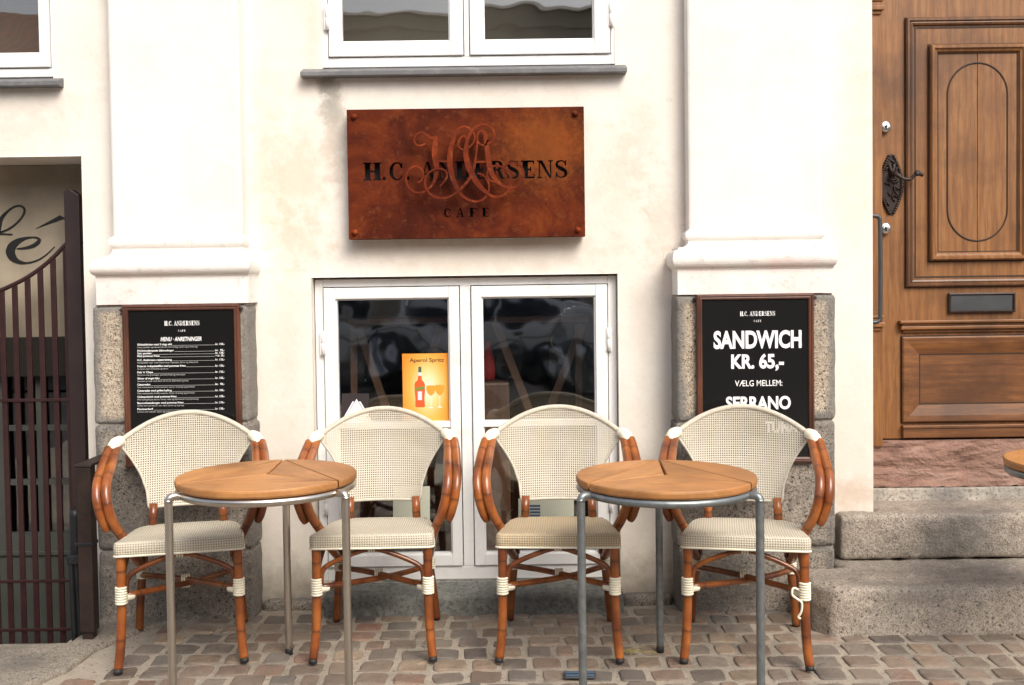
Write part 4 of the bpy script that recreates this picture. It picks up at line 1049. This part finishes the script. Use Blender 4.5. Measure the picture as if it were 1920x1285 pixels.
tx, ty = tpos(501, 889, .742); t1 = make_table(M['steel'], tx, ty, .742, R(92))
tag(t1, 'round teak table on bright stainless legs, between the two left chairs', 'table', 'round teak cafe tables')
tx, ty = tpos(1248, 890, .728); t2 = make_table(M['galv'], tx, ty, .728, R(86))
tag(t2, 'round teak table on dull grey galvanised legs, between the two right chairs', 'table', 'round teak cafe tables')
tx, ty = tpos(1898, 866, .735); t3 = make_table(M['galv'], tx+.302, ty, .735, R(90))
tag(t3, 'round teak table cut off by the right edge, before the steps', 'table', 'round teak cafe tables')

# ---- rusty sign with monogram
YS_ = -.080
s0 = RECT(652, 203, 1096, 446, YS_)
def pl(x, y): return P(x/4.085 + 640, y/4.085 + 190, YS_)
mb = MB()
def ribs(pts, ws, y0, y1):
    k = 1.0/4.085/(F/(4.4+YS_)); mb.ribbon([pl(*p) for p in pts], [(w*1.2+3.5)*k for w in ws], y0 - .012, y1 - .012, 8)
sg = tag(empty('cafe_sign', ((s0[0]+s0[1])/2, 0, s0[2])), 'rusted steel cafe sign with a scrolled monogram, above the low window', 'sign')
def loc(mb_): 
    L = sg.location; mb_.v = [(v[0]-L.x, v[1]-L.y, v[2]-L.z) for v in mb_.v]; return mb_
mb = MB(); mb.box(s0[0], s0[1], YS_, YS_+.006, s0[2], s0[3], 0)
plate = loc(mb).build('plate', M['rust'], sg)
cut = MB(); za = pl(300, 608)[1]; zb = pl(300, 470)[1]
serif_into(cut, 'H.C. ANDERSENS', pl(168, 540)[0], pl(1738, 540)[0], (pl(240, 606)[1]+pl(1600, 590)[1])/2, (pl(240, 470)[1]+pl(1600, 452)[1])/2, YS_-.004, YS_+.03)
a_ = pl(785, 850)[0]; b_ = pl(1140, 850)[0]; zz0, zz1 = pl(960, 887)[1], pl(960, 818)[1]
wch = (b_-a_)/4.5
for i, ch in enumerate('CAFE'):
    x_ = a_ + i*(b_-a_-wch*.8)/3; serif_into(cut, ch, x_, x_+wch*.75, zz0, zz1, YS_-.004, YS_+.03)
co = loc(cut).build('cutter', M['ink'], sg)
try:
    bo = plate.modifiers.new('cut', 'BOOLEAN'); bo.object = co; bo.operation = 'DIFFERENCE'; bo.solver = 'EXACT'; bo.use_self = True
    bpy.context.view_layer.update()
    nm = bpy.data.meshes.new_from_object(plate.evaluated_get(bpy.context.evaluated_depsgraph_get()))
    plate.modifiers.clear()
    if len(nm.polygons) > 50: plate.data = nm
    print('sign cut polys', len(nm.polygons))
except Exception as e_: print('bool failed', e_)
bpy.data.objects.remove(co)
mb = MB(); t_ = .004
mb.box(s0[0], s0[0]+t_, YS_+.0062, -.012, s0[2], s0[3]); mb.box(s0[1]-t_, s0[1], YS_+.0062, -.012, s0[2], s0[3]); mb.box(s0[0]+t_, s0[1]-t_, YS_+.0062, -.012, s0[3]-t_, s0[3]-.0005); mb.box(s0[0]+t_, s0[1]-t_, YS_+.0062, -.012, s0[2]+.0005, s0[2]+t_)
loc(mb).build('box_edge', M['rust'], sg)
mb = MB(); mb.box(s0[0]+.006, s0[1]-.006, -.03, -.012, s0[2]+.006, s0[3]-.006); loc(mb).build('back_panel', M['ink'], sg)
mb = MB(); ya, yb = YS_-.036, YS_-.028
ribs([(652,335),(615,352),(578,340),(566,305),(582,268),(620,252),(662,272),(700,294),(738,288)], [6,8,9,9,9,9,10,14,16], ya, yb)
ribs([(735,284),(724,350),(722,430),(736,500),(736,550),(718,620),(690,665),(640,702),(580,706),(530,672),(505,610),(520,545),(570,508),(615,525),(636,570),(622,615),(590,634)], [12,30,33,30,26,16,11,10,9,9,9,9,9,9,8,7,5], ya-.001, yb-.001)
ribs([(965,300),(945,278),(915,300),(900,340),(915,372),(945,382),(985,362),(1015,330),(1026,285),(1010,245),(975,215),(935,209),(895,235),(865,300),(843,380),(836,450),(840,520),(856,590),(885,660),(925,725),(985,765),(1050,775),(1105,745),(1132,690),(1128,630),(1095,580),(1045,562)], [5,7,8,8,8,8,8,8,8,8,8,9,12,20,28,32,32,28,22,14,11,10,10,9,9,8,6], ya-.002, yb-.002)
ribs([(1130,300),(1108,345),(1072,345),(1046,310),(1050,262),(1075,240),(1102,262),(1114,330),(1124,420),(1142,520),(1170,590),(1215,640),(1275,668),(1335,665),(1385,620),(1396,560),(1370,505),(1315,482),(1265,498),(1240,545),(1255,590)], [5,7,8,8,9,12,22,28,30,32,28,18,12,10,10,10,9,9,9,8,6], ya-.003, yb-.003)
ribs([(1120,340),(1160,320),(1176,275),(1160,225),(1110,193),(1060,198),(1015,228),(980,285),(962,350),(958,420),(975,500),(1010,580),(1055,650),(1110,705),(1165,738),(1225,736),(1275,700),(1303,640),(1290,575),(1250,525),(1190,505),(1140,525),(1120,570),(1140,615),(1190,632)], [7,9,9,9,10,10,10,14,22,30,34,34,28,20,13,11,10,10,9,9,9,9,8,7,5], ya-.004, yb-.004)
ribs([(1048,290),(1042,360),(1032,450),(1015,540),(980,610),(930,670),(870,720),(800,750),(730,742),(675,705),(650,650),(660,585),(705,540),(765,528),(810,550),(812,595),(790,630),(762,662)], [10,10,10,12,14,14,12,10,10,10,9,9,9,9,9,10,9,6], ya-.005, yb-.005)
ribs([(745,470),(790,471),(835,470)], [9,9,9], ya+.0005, yb+.0005); ribs([(1015,476),(1070,475),(1135,474)], [9,9,9], ya+.0005, yb+.0005)
for (px_, py_) in ((722,430),(840,480),(965,430),(1124,430)): 
    x, z = pl(px_, py_); mb.tube([(x, YS_, z), (x, yb-.012, z)], .004, 8, 1)
loc(mb).build('monogram', M['rust2'], sg)
for (px_, py_) in ((100,120),(1790,95),(105,1005),(1812,985)):
    x, z = pl(px_, py_); mb = MB(); mb.lathe([(0,0),(.0125,0),(.012,.008),(.008,.014),(.004,.017),(0,.0175)], (x, YS_, z), 16, 'y'); loc(mb).build('bolt', M['rust2'], sg)

# ---- framed boards on the granite bases
def board(u0_, v0_, u1_, v1_, label, cat):
    Y = -.185; r = RECT(u0_, v0_, u1_, v1_, Y)
    e = tag(empty('framed_board', ((r[0]+r[1])/2, 0, r[2])), label, cat)
    L = e.location
    def put(mb_, n, m_): mb_.v = [(v[0]-L.x, v[1]-L.y, v[2]-L.z) for v in mb_.v]; return mb_.build(n, m_, e)
    mb = MB(); mould_frame(mb, r[0], r[1], r[2], r[3], [(0, -.022), (0, .0), (.003, .004), (.009, .005), (.013, .001), (.017, .002), (.022, .000), (.024, -.008)], Y); put(mb, 'frame', M['frame_w'])
    mb = MB(); mb.box(r[0]+.018, r[1]-.018, Y+.007, Y+.021, r[2]+.018, r[3]-.018); put(mb, 'panel', M['board'])
    for x in (r[0]-.006, r[1]+.006):
        mb = MB(); mb.lathe([(0,0),(.008,0),(.007,.008),(0,.010)], (x, Y+.014, r[3]-.02), 12, 'y'); mb.tube([(x, Y+.01, r[3]-.02), (x, -.15, r[3]-.02)], .005, 8, 1); put(mb, 'screw', M['iron'])
    return e, r, put
YT = -.1793
def logo(mb, mbd, uc, v0_, v1_, half, vc0, vc1):
    x0, z1 = P(uc-half, v0_, YT); x1 = P(uc+half, v0_, YT)[0]; z0 = P(uc, v1_, YT)[1]
    serif_into(mb, 'H.C. ANDERSENS', x0, x1, z0, P(uc, v0_, YT)[1], YT, YT+.0006)
    xa, xb = P(uc-7, vc0, YT)[0], P(uc+8, vc0, YT)[0]; za, zb = P(uc, vc1, YT)[1], P(uc, vc0, YT)[1]
    for i, ch in enumerate('CAFE'): x = xa+(xb-xa)*i/4; serif_into(mb, ch, x, x+(xb-xa)*.16, za, zb, YT, YT+.0006)
    # dim monogram over the name
    k = .165/4.085*1.03
    def rr(pts, ws):
        mbd.ribbon([P(uc + (p[0]-955)*k*.25*4.085*.24, (v0_+v1_)/2-1 + (p[1]-500)*k*.25*4.085*.24, YT) for p in pts], [max(w, 14)*.0000125*4 for w in ws], YT-.0012, YT-.0002, 5)
    rr([(620,252),(700,294),(735,290),(722,430),(736,550),(640,702),(530,672),(520,545),(615,525)], [12]*9)
    rr([(1026,285),(935,209),(865,300),(836,450),(885,660),(1050,775),(1132,690),(1045,562)], [16]*8)
    rr([(1160,225),(1060,198),(962,350),(975,500),(1110,705),(1225,736),(1303,640),(1190,505)], [16]*8)
e1, r1, put1 = board(232, 571, 451, 876, 'framed black menu board with many lines of white print', 'menu board')
tw = MB(); tg_ = MB(); td = MB()
logo(tw, td, 341, 602, 610.5, 33, 618.5, 622)
text_into(tw, 'MENU · ANRETNINGER', P(301, 636, YT)[0], P(378, 636, YT)[0], P(340, 639.5, YT)[1], P(340, 632, YT)[1], YT, bold=.022, shear=.22)
items = [(645.5, 'Sildetallerken med 3 slags sild', 322, 'kr. 128,-', 'Karry, krydder og marinerede sild med rødløg, kapers og et halvt æg', 370),
 (657, 'Hvidvinsdampede blåmuslinger', 326, 'kr.  95,-', None, 0), (662, 'Stor portion', 284, 'kr. 138,-', None, 0), (667, 'Med pommes frites', 299, '+ kr. 30,-', None, 0),
 (674.5, 'H.C. Andersens rejeanretning', 322, 'kr. 125,-', 'Håndpillede rejer med mayonnaise, asparges, citron og dildcreme', 371),
 (686, 'Friteret rødspættefilet med pommes frites', 348, 'kr. 120,-', 'Serveres med remoulade og citron', 315),
 (697.5, "Fish 'n' Chips", 287, 'kr. 135,-', 'Serveres med grøntsager, pommes frites og remoulade', 347),
 (709, 'Skiver af røget laks', 299, 'kr. 125,-', 'Serveres på salat med skiver af citron, dildcreme og brød', 353),
 (720.5, 'Cæsarsalat', 282, 'kr.  98,-', 'Med romainesalat, brødcroutoner, bacon, dressing og parmesan', 365),
 (732, 'Cæsarsalat med grillet kylling', 322, 'kr. 108,-', 'Med romainesalat, brødcroutoner, bacon, dressing og parmesan', 365),
 (743.5, 'Clubsandwich med pommes frites', 331, 'kr. 129,-', 'Med kyllingebryst, bacon, tomat, salat og hjemmerørt karrydressing', 372),
 (755, 'Baconcheeseburger med pommes frites', 344, 'kr. 139,-', 'Grillet bøf med bacon, ost, salat, tomat og løgringe', 345),
 (766.5, 'Pariserbøf', 287, 'kr. 128,-', 'Serveres med rødbeder, kapers, løg, peberrod og æggeblomme', 350)]
for (v, a, ue, pr_, b, ue2) in items:
    X = lambda u, vv=v: P(u, vv, YT)[0]; Z = lambda vv: P(340, vv, YT)[1]
    text_into(tw, a, X(257.5), X(ue), Z(v+1.6), Z(v-1.9), YT, bold=.02)
    text_into(tw, pr_, X(404), X(421), Z(v+2.4), Z(v-1.1), YT, bold=.02)
    tg_.box(X(ue+1), X(403), YT, YT+.0005, Z(v+2.5), Z(v+2.0))
    if b: text_into(tg_, b, X(257.5), X(ue2), Z(v+6.4), Z(v+3.4), YT, bold=.0)
put1(tw, 'lettering', M['white_ink']); put1(tg_, 'fine_print', M['grey_ink']); put1(td, 'monogram_print', M['dim_ink'])
e2, r2, put2 = board(1307, 551, 1527, 869, 'framed black sandwich price board with large white letters', 'price board')
tw = MB(); td = MB()
logo(tw, td, 1420.5, 584, 592.5, 33, 600, 604)
def bigt(body, ua, ub, vt, vb, bold, sh_=0): text_into(tw, body, P(ua, vb, YT)[0], P(ub, vb, YT)[0], P((ua+ub)/2, vb, YT)[1], P((ua+ub)/2, vt, YT)[1], YT, bold=bold, shear=sh_)
bigt('SANDWICH', 1338, 1503, 621, 652, .038)
bigt('KR. 65,-', 1371, 1470, 665, 690, .038)
bigt('VÆLG MELLEM:', 1378, 1467, 713, 724, .008)
bigt('SERRANO', 1361, 1483, 744, 767, .036)
bigt('TUNA', 1434, 1496, 791, 810, .048)
put2(tw, 'lettering', M['white_ink']); put2(td, 'monogram_print', M['dim_ink'])

# ---- things in the window
def poster_mat():
    m, t, b = newmat('orange_poster'); v = coords(t, (1, 1, 1), 'UV'); s = sep(t, v)
    dx = math_(t, 'MULTIPLY', math_(t, 'SUBTRACT', s[0], .52), 1.1); dy = math_(t, 'MULTIPLY', math_(t, 'SUBTRACT', s[1], .50), .95)
    d = math_(t, 'SQRT', math_(t, 'ADD', math_(t, 'MULTIPLY', dx, dx), math_(t, 'MULTIPLY', dy, dy)))
    setc(t, b, ramp(t, d, [(.08, (.84, .77, .56)), (.24, (.82, .62, .26)), (.42, (.78, .40, .07)), (.66, (.72, .24, .022))])); b.inputs['Roughness'].default_value = .4; return m
M['poster'] = poster_mat()
M['aper'] = simple('orange_red_print', (.74, .11, .03), .4); M['orange'] = simple('orange_print', (.88, .33, .04), .4); M['pgreen'] = simple('green_print', (.06, .13, .07), .4)
M['plabel'] = simple('pale_blue_print', (.62, .68, .74), .4); M['brown_ink'] = simple('brown_ink', (.14, .04, .015), .5); M['pale'] = simple('pale_print', (.92, .86, .72), .4); M['olive'] = simple('olive_print', (.20, .26, .05), .4)
YPo = .055
pr_ = RECT(755, 663, 846, 794, YPo)
po = tag(empty('drinks_poster', ((pr_[0]+pr_[1])/2, YPo, pr_[2])), 'orange drinks poster with bottle and two glasses in the window', 'poster')
def pput(mb_, n, m_): L = po.location; mb_.v = [(v[0]-L.x, v[1]-L.y, v[2]-L.z) for v in mb_.v]; return mb_.build(n, m_, po)
YPo = .0565 - .0015
def pp(x, y): return P(x/8.567 + 740, y/8.567 + 650, YPo)
mb = MB(); mb.poly([(pr_[0], YPo, pr_[2]), (pr_[1], YPo, pr_[2]), (pr_[1], YPo, pr_[3]), (pr_[0], YPo, pr_[3])], [(0,0),(1,0),(1,1),(0,1)])
mb.poly([(pr_[0], YPo+.003, pr_[2]), (pr_[0], YPo+.003, pr_[3]), (pr_[1], YPo+.003, pr_[3]), (pr_[1], YPo+.003, pr_[2])]); pput(mb, 'sheet', M['poster'])
def flat(shapes, n, m_, d):
    mb = MB()
    for i, sh_ in enumerate(shapes): mb.poly([(pp(*p)[0], YPo-d-.0001*i, pp(*p)[1]) for p in sh_])
    pput(mb, n, m_)
mb = MB(); text_into(mb, 'Aperol Spritz', pp(238, 230)[0], pp(792, 230)[0], pp(500, 247)[1], pp(500, 185)[1], YPo-.0008, bold=.012); pput(mb, 'lettering', M['brown_ink'])
flat([[(378,470),(368,540),(330,575),(318,620),(322,720),(335,830),(332,960),(345,975),(475,975),(488,960),(478,830),(488,720),(488,620),(475,575),(438,540),(432,470)]], 'bottle_print', M['aper'], .0006)
flat([[(382,325),(380,415),(430,415),(428,325)]], 'cap_print', M['pgreen'], .0006)
flat([[(380,415),(378,470),(432,470),(432,415)], [(372,720),(372,860),(440,860),(440,720)]], 'label_print', M['plabel'], .0010)
flat([[(332,665),(335,712),(482,680),(480,632)]], 'band_print', M['olive'], .0012)
gl1 = [(510,630),(508,690),(530,750),(585,795),(635,750),(655,690),(652,630),(585,622)]
flat([gl1, [(p[0]+142, p[1]-8) for p in gl1]], 'drink_print', M['orange'], .0010)
flat([[(582,795),(582,965),(540,990),(630,990),(590,965),(590,795)]], 'stem_print', M['pale'], .0008); flat([[(721,787),(721,955),(680,980),(775,980),(729,955),(729,787)]], 'stem_print', M['pale'], .0008)
# triangle sticker card
Yc = .055
def flatc(o_, L, uv_, n, m_, y):
    mb = MB(); mb.poly([(P(u, v, y)[0]-L[0], y-L[1], P(u, v, y)[1]-L[2]) for (u, v) in uv_]); return mb.build(n, m_, o_)
c = P(668, 800, Yc); tc_ = tag(empty('triangle_card', (c[0], Yc, c[1])), 'dark card with white triangle emblem behind the left window leaf', 'card'); L = (c[0], Yc, c[1])
flatc(tc_, L, [(641, 738), (692, 738), (692, 800), (641, 800)], 'card_sheet', M['card'], Yc)
flatc(tc_, L, [(668.5, 748), (694, 792), (643, 792)], 'emblem', M['white_ink'], Yc-.0006)
flatc(tc_, L, [(661, 753), (664.5, 753), (641, 795), (637.5, 795)], 'emblem', M['white_ink'], Yc-.0007)
flatc(tc_, L, [(672.5, 753), (676, 753), (700, 795), (696.5, 795)], 'emblem', M['white_ink'], Yc-.0008)
for (ra, lab) in (((737, 912, 806, 1000), 'plain cream paper sheet taped low in the left window leaf'), ((972, 935, 1076, 990), 'paper notice with a blue corner low in the right window leaf')):
    c = P((ra[0]+ra[2])/2, ra[3], Yc); e = tag(empty('paper_notice', (c[0], Yc, c[1])), lab, 'paper sheet', 'paper sheets in the lower panes'); L = (c[0], Yc, c[1])
    flatc(e, L, [(ra[0], ra[1]), (ra[2], ra[1]), (ra[2], ra[3]), (ra[0], ra[3])], 'sheet', M['paper'], Yc)
    if ra[0] > 900:
        for k in range(4): flatc(e, L, [(993, 947+k*6), (1013, 947+k*6), (1013, 951+k*6), (993, 951+k*6)], 'blue_print', M['blue'], Yc-.0006)
# folded chairs with crossed wooden legs inside the room
def trestle(label, bars, y):
    c = P(bars[0][0][0], bars[0][0][1], y); e = tag(empty('trestle_table', (c[0], y, .06)), label, 'trestle', 'crossed wooden trestles inside the cafe')
    for i, (a, b, w) in enumerate(bars):
        p, q_ = P(a[0], a[1], y + .03*(i % 2)), P(b[0], b[1], y + .03*(i % 2)); mb = MB()
        mb.ribbon([p, q_], [w, w], y + .03*(i % 2), y + .03*(i % 2) + .022, smooth=False); mb.v = [(v[0]-c[0], v[1]-y, v[2]-.06) for v in mb.v]; mb.build('leg' if abs(a[0]-b[0]) > 4 else 'post', M['inwood'], e)
    xs_ = [P(u, 600, y)[0] for u in (min(b[0][0] for b in bars)-8, max(b[0][0] for b in bars)+12)]; zt_ = P(900, 606, y)[1]
    mb = MB(); mb.box(xs_[0]-c[0], xs_[1]-c[0], -.02, .35, zt_-.06, zt_-.03, .004); mb.build('table_board', M['inwood'], e)
trestle('crossed wooden trestle behind the left window leaf', [((672, 615), (735, 800), .035), ((825, 612), (770, 800), .035), ((662, 610), (668, 1010), .03)], .40)
trestle('crossed wooden trestle behind the right window leaf', [((928, 605), (1005, 800), .036), ((1092, 610), (1018, 800), .036), ((1085, 610), (1088, 1010), .03)], .40)
mb = MB(); bx, bz = P(1055, 640, .6); mb.lathe([(0, -.055), (.03, -.048), (.05, -.025), (.056, 0), (.05, .025), (.03, .048), (0, .055)], (0, 0, 0), 20)
bo_ = mb.build('ball_lamp', M['blue'], None, loc=(bx, .6, bz)); tag(bo_, 'small blue globe hanging inside the right window leaf', 'globe')
mb = MB(); mb.tube([(bx, .6, bz+.055), (bx, .6, 2.15)], .003, 6, 1); co_ = mb.build('cord', M['ink'], bo_); co_.matrix_parent_inverse = Matrix.Translation((-bx, -.6, -bz))
mb = MB(); mb.tube([(.053*math.cos(a)*1.01, .02*math.sin(a)-.0, .045*math.sin(a)) for a in [2*math.pi*j/16 for j in range(16)]], .006, 6, 1, closed=True)
M['yellow'] = simple('yellow_plastic', (.7, .6, .08), .4); mb.build('yellow_stripe', M['yellow'], bo_)
M['redp'] = simple('red_cloth', (.35, .02, .02), .7)
rx, rz_ = P(915, 690, .45); mb = MB(); mb.lathe([(.02, 0), (.032, .01), (.036, .05), (.030, .10), (.018, .14), (.012, .19), (0, .192)], (0, 0, 0), 16)
tag(mb.build('red_bottle', M['redp'], None, loc=(rx, .45, rz_-.06)), 'red bottle standing inside the right window leaf', 'bottle')
mb = MB(); mb.box(-.10, .10, -.1, .1, 0, rz_-.06-.06-.002, .01); tag(mb.build('side_cabinet', M['inwood'], None, loc=(rx, .45, .06)), 'small wooden cabinet inside carrying the red bottle', 'cabinet')

# ---- gate, posts
YG = .13
gt = empty('iron_gate', (P(145, 700, YG)[0], YG, -.4)); tag(gt, 'maroon iron bar gate with a sweeping top rail, left doorway', 'gate')
def gput(mb_, n, m_, bevel=0): L = gt.location; mb_.v = [(v[0]-L.x, v[1]-L.y, v[2]-L.z) for v in mb_.v]; return mb_.build(n, m_, gt, bevel=bevel)
x0, x1 = P(131, 600, YG)[0], P(159, 600, YG)[0]; zt_ = P(140, 362, YG)[1]; zt2 = P(143, 356, YG)[1]; zt3 = P(156, 367, YG)[1]
mb = MB(); mb.prism([(x0, -.6), (x1, -.6), (x1, zt3), (x0+.028, zt2), (x0+.014, zt2), (x0, zt_)], YG-.03, YG+.03); gput(mb, 'post', M['gatepost'], .003)
mb = MB(); zr = P(150, 456, YG)[1]; mb.tube([(x1-.01, YG, zr), (X1+.004, YG, zr)], .011, 10, 1); mb.tube([(x0-.008, YG, zr), (x0+.004, YG, zr)], .012, 10, 1); gput(mb, 'hinge_pin', M['gate'])
tp = [(-150, 556), (-90, 562), (-40, 558), (0, 545), (25, 534), (50, 521), (75, 504), (100, 483), (120, 462), (129, 455)]
mb = MB(); mb.tube([(P(u, v, YG)[0], YG, P(u, v, YG)[1]) for u, v in tp], .0095, 10, 4); gput(mb, 'top_rail', M['gate'])
import bisect
def top_z(u):
    for i in range(len(tp)-1):
        if tp[i][0] <= u <= tp[i+1][0]: f = (u-tp[i][0])/(tp[i+1][0]-tp[i][0]); return P(u, tp[i][1]*(1-f)+tp[i+1][1]*f, YG)[1]
for k in range(11):
    u = 127 - k*24.3; ub = u + 9
    xa = P(u, 620, YG)[0]; mb = MB(); w = .0118
    mb.box(xa-w, xa+w, YG-.005, YG+.005, -.6, top_z(u)-.004, .0015); gput(mb, 'bar', M['gate'])
for v in (750, 1089, 1180):
    z = P(70, v, YG)[1]; mb = MB(); mb.box(P(-150, v, YG)[0], x0, YG-.012, YG-.0055, z-.007, z+.007, .0015); gput(mb, 'cross_rail', M['gate'])
# handrail post and rail
ph = empty('handrail', (-1.685, -.43, .022)); tag(ph, 'rusty brown handrail post on the kerb with a rail to the wall', 'handrail')
x0, x1 = P(148, 1050, -.45)[0], P(175, 1050, -.45)[0]; zt_ = P(160, 876, -.45)[1]; L = ph.location
ph.location = ((x0+x1)/2, -.43, .022); L = ph.location
mb = MB(); mb.box(x0-L.x, x1-L.x, -.03, .025, .03, zt_-L.z, .004); mb.box(x0-L.x+.006, x1-L.x-.01, -.02, .02, -.02, .04); mb.build('post', M['iron'], ph)
mb = MB(); mb.box(x0-L.x-.004, x1-L.x+.004, -.034, .26, zt_-L.z, zt_-L.z+.012, .003); mb.build('rail', M['iron'], ph)
zb_ = P(160, 1020, -.45)[1]; mb = MB(); mb.box(x0-L.x-.012, x1-L.x+.003, -.033, .028, zb_-L.z-.006, zb_-L.z+.006, .002); mb.build('band', M['black_metal'], ph)
# black stay with clamp beside it
e = empty('gate_stay', (P(146, 1100, -.38)[0], -.36, .022)); tag(e, 'black tubular gate stay with clamp leaning by the handrail post', 'gate stay'); L = e.location
def ep(u, v, y=-.37): p = P(u, v, y); return (p[0]-L.x, y-L.y, p[1]-L.z)
mb = MB(); mb.tube([ep(141, 955), ep(143, 1030), ep(147, 1120), ep(152, 1210)], [.022, .022, .017, .017], 12, 4); mb.build('tube', M['black_metal'], e)
mb = MB(); a = ep(131, 1038); b_ = ep(156, 1055); mb.box(a[0], b_[0], -.045, .0, b_[2], a[2], .004); mb.build('clamp', M['black_metal'], e)
mb = MB(); a = ep(131, 1048, -.40); mb.tube([(a[0]-.012, a[1], a[2]), (a[0]+.02, a[1], a[2])], .006, 8, 1); mb.build('clamp_bolt', M['black_metal'], e)
mb = MB(); mb.tube([ep(133, 1040, -.39), ep(136, 1120, -.39), ep(140, 1205, -.39)], [.009, .011, .011], 8, 3); mb.build('flat_bar', M['black_metal'], e)

# ---- litter on the cobbles
lx, ly = G(1087, 1266, .014); mb = MB()
mb.box(-.055, .055, -.030, .030, 0, .006, .002); o = mb.build('drain_plate', M['rail'], None, loc=(lx, ly, .012)); tag(o, 'small grey plate with blue bands lying between the cobbles', 'plate')
for k in (-.014, .014): mb = MB(); mb.box(-.05, .05, k-.006, k+.006, .0055, .0075); mb.build('blue_band', M['blue'], o)
gx_, gy_ = G(1190, 1224, .012); mb = MB(); rr_ = random.Random(4)
for k in range(16):
    a = rr_.uniform(0, 3.14); L_ = rr_.uniform(.015, .04); x, y = rr_.gauss(0, .035), rr_.gauss(0, .014)
    mb.tube([(x-L_*math.cos(a), y-L_*math.sin(a)*.5, .004), (x, y, .010), (x+L_*math.cos(a), y+L_*math.sin(a)*.5, .004)], .0012, 5, 2)
M['straw'] = simple('dry_straw', (.26, .215, .075), .8)
o = mb.build('dry_grass', M['straw'], None, loc=(gx_, gy_, .012)); tag(o, 'yellowish dry grass caught between the cobbles', 'grass', kind='stuff')

# ---- car parked across the street (reflected in the low window)
M['car'] = simple('silver_car_paint', (.80, .80, .79), .3, .2, coat=.6); M['car_glass'] = simple('car_glass', (.01, .012, .014), .08); M['tyre'] = simple('tyre_rubber', (.02, .02, .02), .8); M['lampg'] = simple('red_lamp_glass', (.4, .02, .02), .2)
car = tag(empty('parked_car', (-.6, -11.2, 0)), 'silver parked car across the street, reflected in the low window', 'car')
mb = MB(); mb.prism([(-2.1, .32), (-2.15, .55), (-2.08, .82), (-1.0, .93), (1.5, .95), (2.05, .86), (2.12, .5), (2.05, .3)], -.84, .84); mb.build('body', M['car'], car, bevel=.07, seg=4)
b = len((mb := MB()).v)
lo, hi = [(-1.15, .93), (1.75, .94)], [(-.35, 1.42), (1.15, 1.43)]
mb.v += [(lo[0][0], -.76, .93), (lo[1][0], -.76, .94), (lo[1][0], .76, .94), (lo[0][0], .76, .93), (hi[0][0], -.6, 1.42), (hi[1][0], -.6, 1.43), (hi[1][0], .6, 1.43), (hi[0][0], .6, 1.42)]
for f in ((0,3,2,1),(4,5,6,7),(0,1,5,4),(1,2,6,5),(2,3,7,6),(3,0,4,7)): mb.face(f)
mb.build('cabin', M['car'], car, bevel=.05, seg=3)
def cq(a, z): t_ = (z-.93)/.49; return (a, .762 - .16*t_ + .004, z)
for (a0, a1, b1, b0_) in ((-.86, -.28, .30, .30), (.38, .38, 1.05, 1.38)):
    mb = MB(); mb.poly([cq(a0, .99), cq(b0_, .99), cq(b1, 1.36), cq(a1, 1.36)]); mb.build('side_window', M['car_glass'], car)
for wx in (-1.32, 1.32):
    for sy in (-.80, .80):
        mb = MB(); mb.lathe([(0, -.09), (.28, -.09), (.31, -.06), (.31, .06), (.28, .09), (0, .09)], (wx, sy, .31), 24, 'y'); wh = mb.build('wheel', M['tyre'], car)
        mb = MB(); mb.lathe([(0, -.1), (.19, -.1), (.2, -.08), (.2, .08), (.19, .1), (0, .1)], (wx, sy, .31), 20, 'y'); mb.build('rim', M['chrome'], wh)
for sy in (-.6, .6):
    mb = MB(); mb.box(2.03, 2.14, sy-.14, sy+.14, .62, .76, .02); mb.build('tail_light', M['lampg'], car)
    mb = MB(); mb.box(-2.15, -2.02, sy-.16, sy+.16, .58, .72, .02); mb.build('headlight', M['chrome'], car)

M['bike'] = simple('bicycle_paint', (.05, .05, .055), .3, .4); M['bike2'] = simple('bicycle_green_paint', (.03, .06, .045), .3, .2); M['bike3'] = simple('bicycle_pale_paint', (.5, .55, .55), .3, .2)
def bicycle(x, y, rz, mat, lab):  # unseen bicycle, added to break up the reflection in the low panes
    e = tag(empty('bicycle', (x, y, 0), rz), lab, 'bicycle', 'bicycles added out of view for the reflection')
    for wx in (-.52, .52):
        k = MB(); k.tube([(wx+.33*math.cos(a), 0, .35+.33*math.sin(a)) for a in [2*math.pi*j/24 for j in range(24)]], .018, 8, 1, closed=True); wo_ = k.build('wheel', M['tyre'], e)
        k = MB()
        for j in range(12): a = math.pi*2*j/12; k.tube([(wx, .01*(-1)**j, .35), (wx+.32*math.cos(a), 0, .35+.32*math.sin(a))], .002, 4, 1)
        k.build('spokes', M['chrome'], wo_)
    k = MB()
    for a, b in (((-.52, .35), (-.12, .33)), ((-.12, .33), (-.22, .85)), ((-.52, .35), (-.2, .75)), ((-.12, .33), (.38, .78)), ((-.2, .78), (.36, .85)), ((.52, .35), (.34, .98))): k.tube([(a[0], 0, a[1]), (b[0], 0, b[1])], .017, 8, 1)
    k.build('frame', mat, e)
    k = MB(); k.tube([(.22, -.26, 1.03), (.33, -.18, 1.05), (.35, 0, 1.03), (.33, .18, 1.05), (.22, .26, 1.03)], .013, 8, 4); k.build('handlebar', M['chrome'], e)
    k = MB(); k.tube([(-.36, 0, .90), (-.25, 0, .92), (-.1, 0, .90)], [.07, .055, .02], 10, 4); k.build('saddle', M['tyre'], e)
bicycle(-1.5, -8.7, R(8), M['bike'], 'dark bicycle added out of view for the window reflection, nearest the red roofed house')
bicycle(.35, -8.4, R(-14), M['bike2'], 'dark green bicycle added out of view for the window reflection')
bicycle(1.35, -8.6, R(20), M['bike3'], 'pale bicycle added out of view for the window reflection')
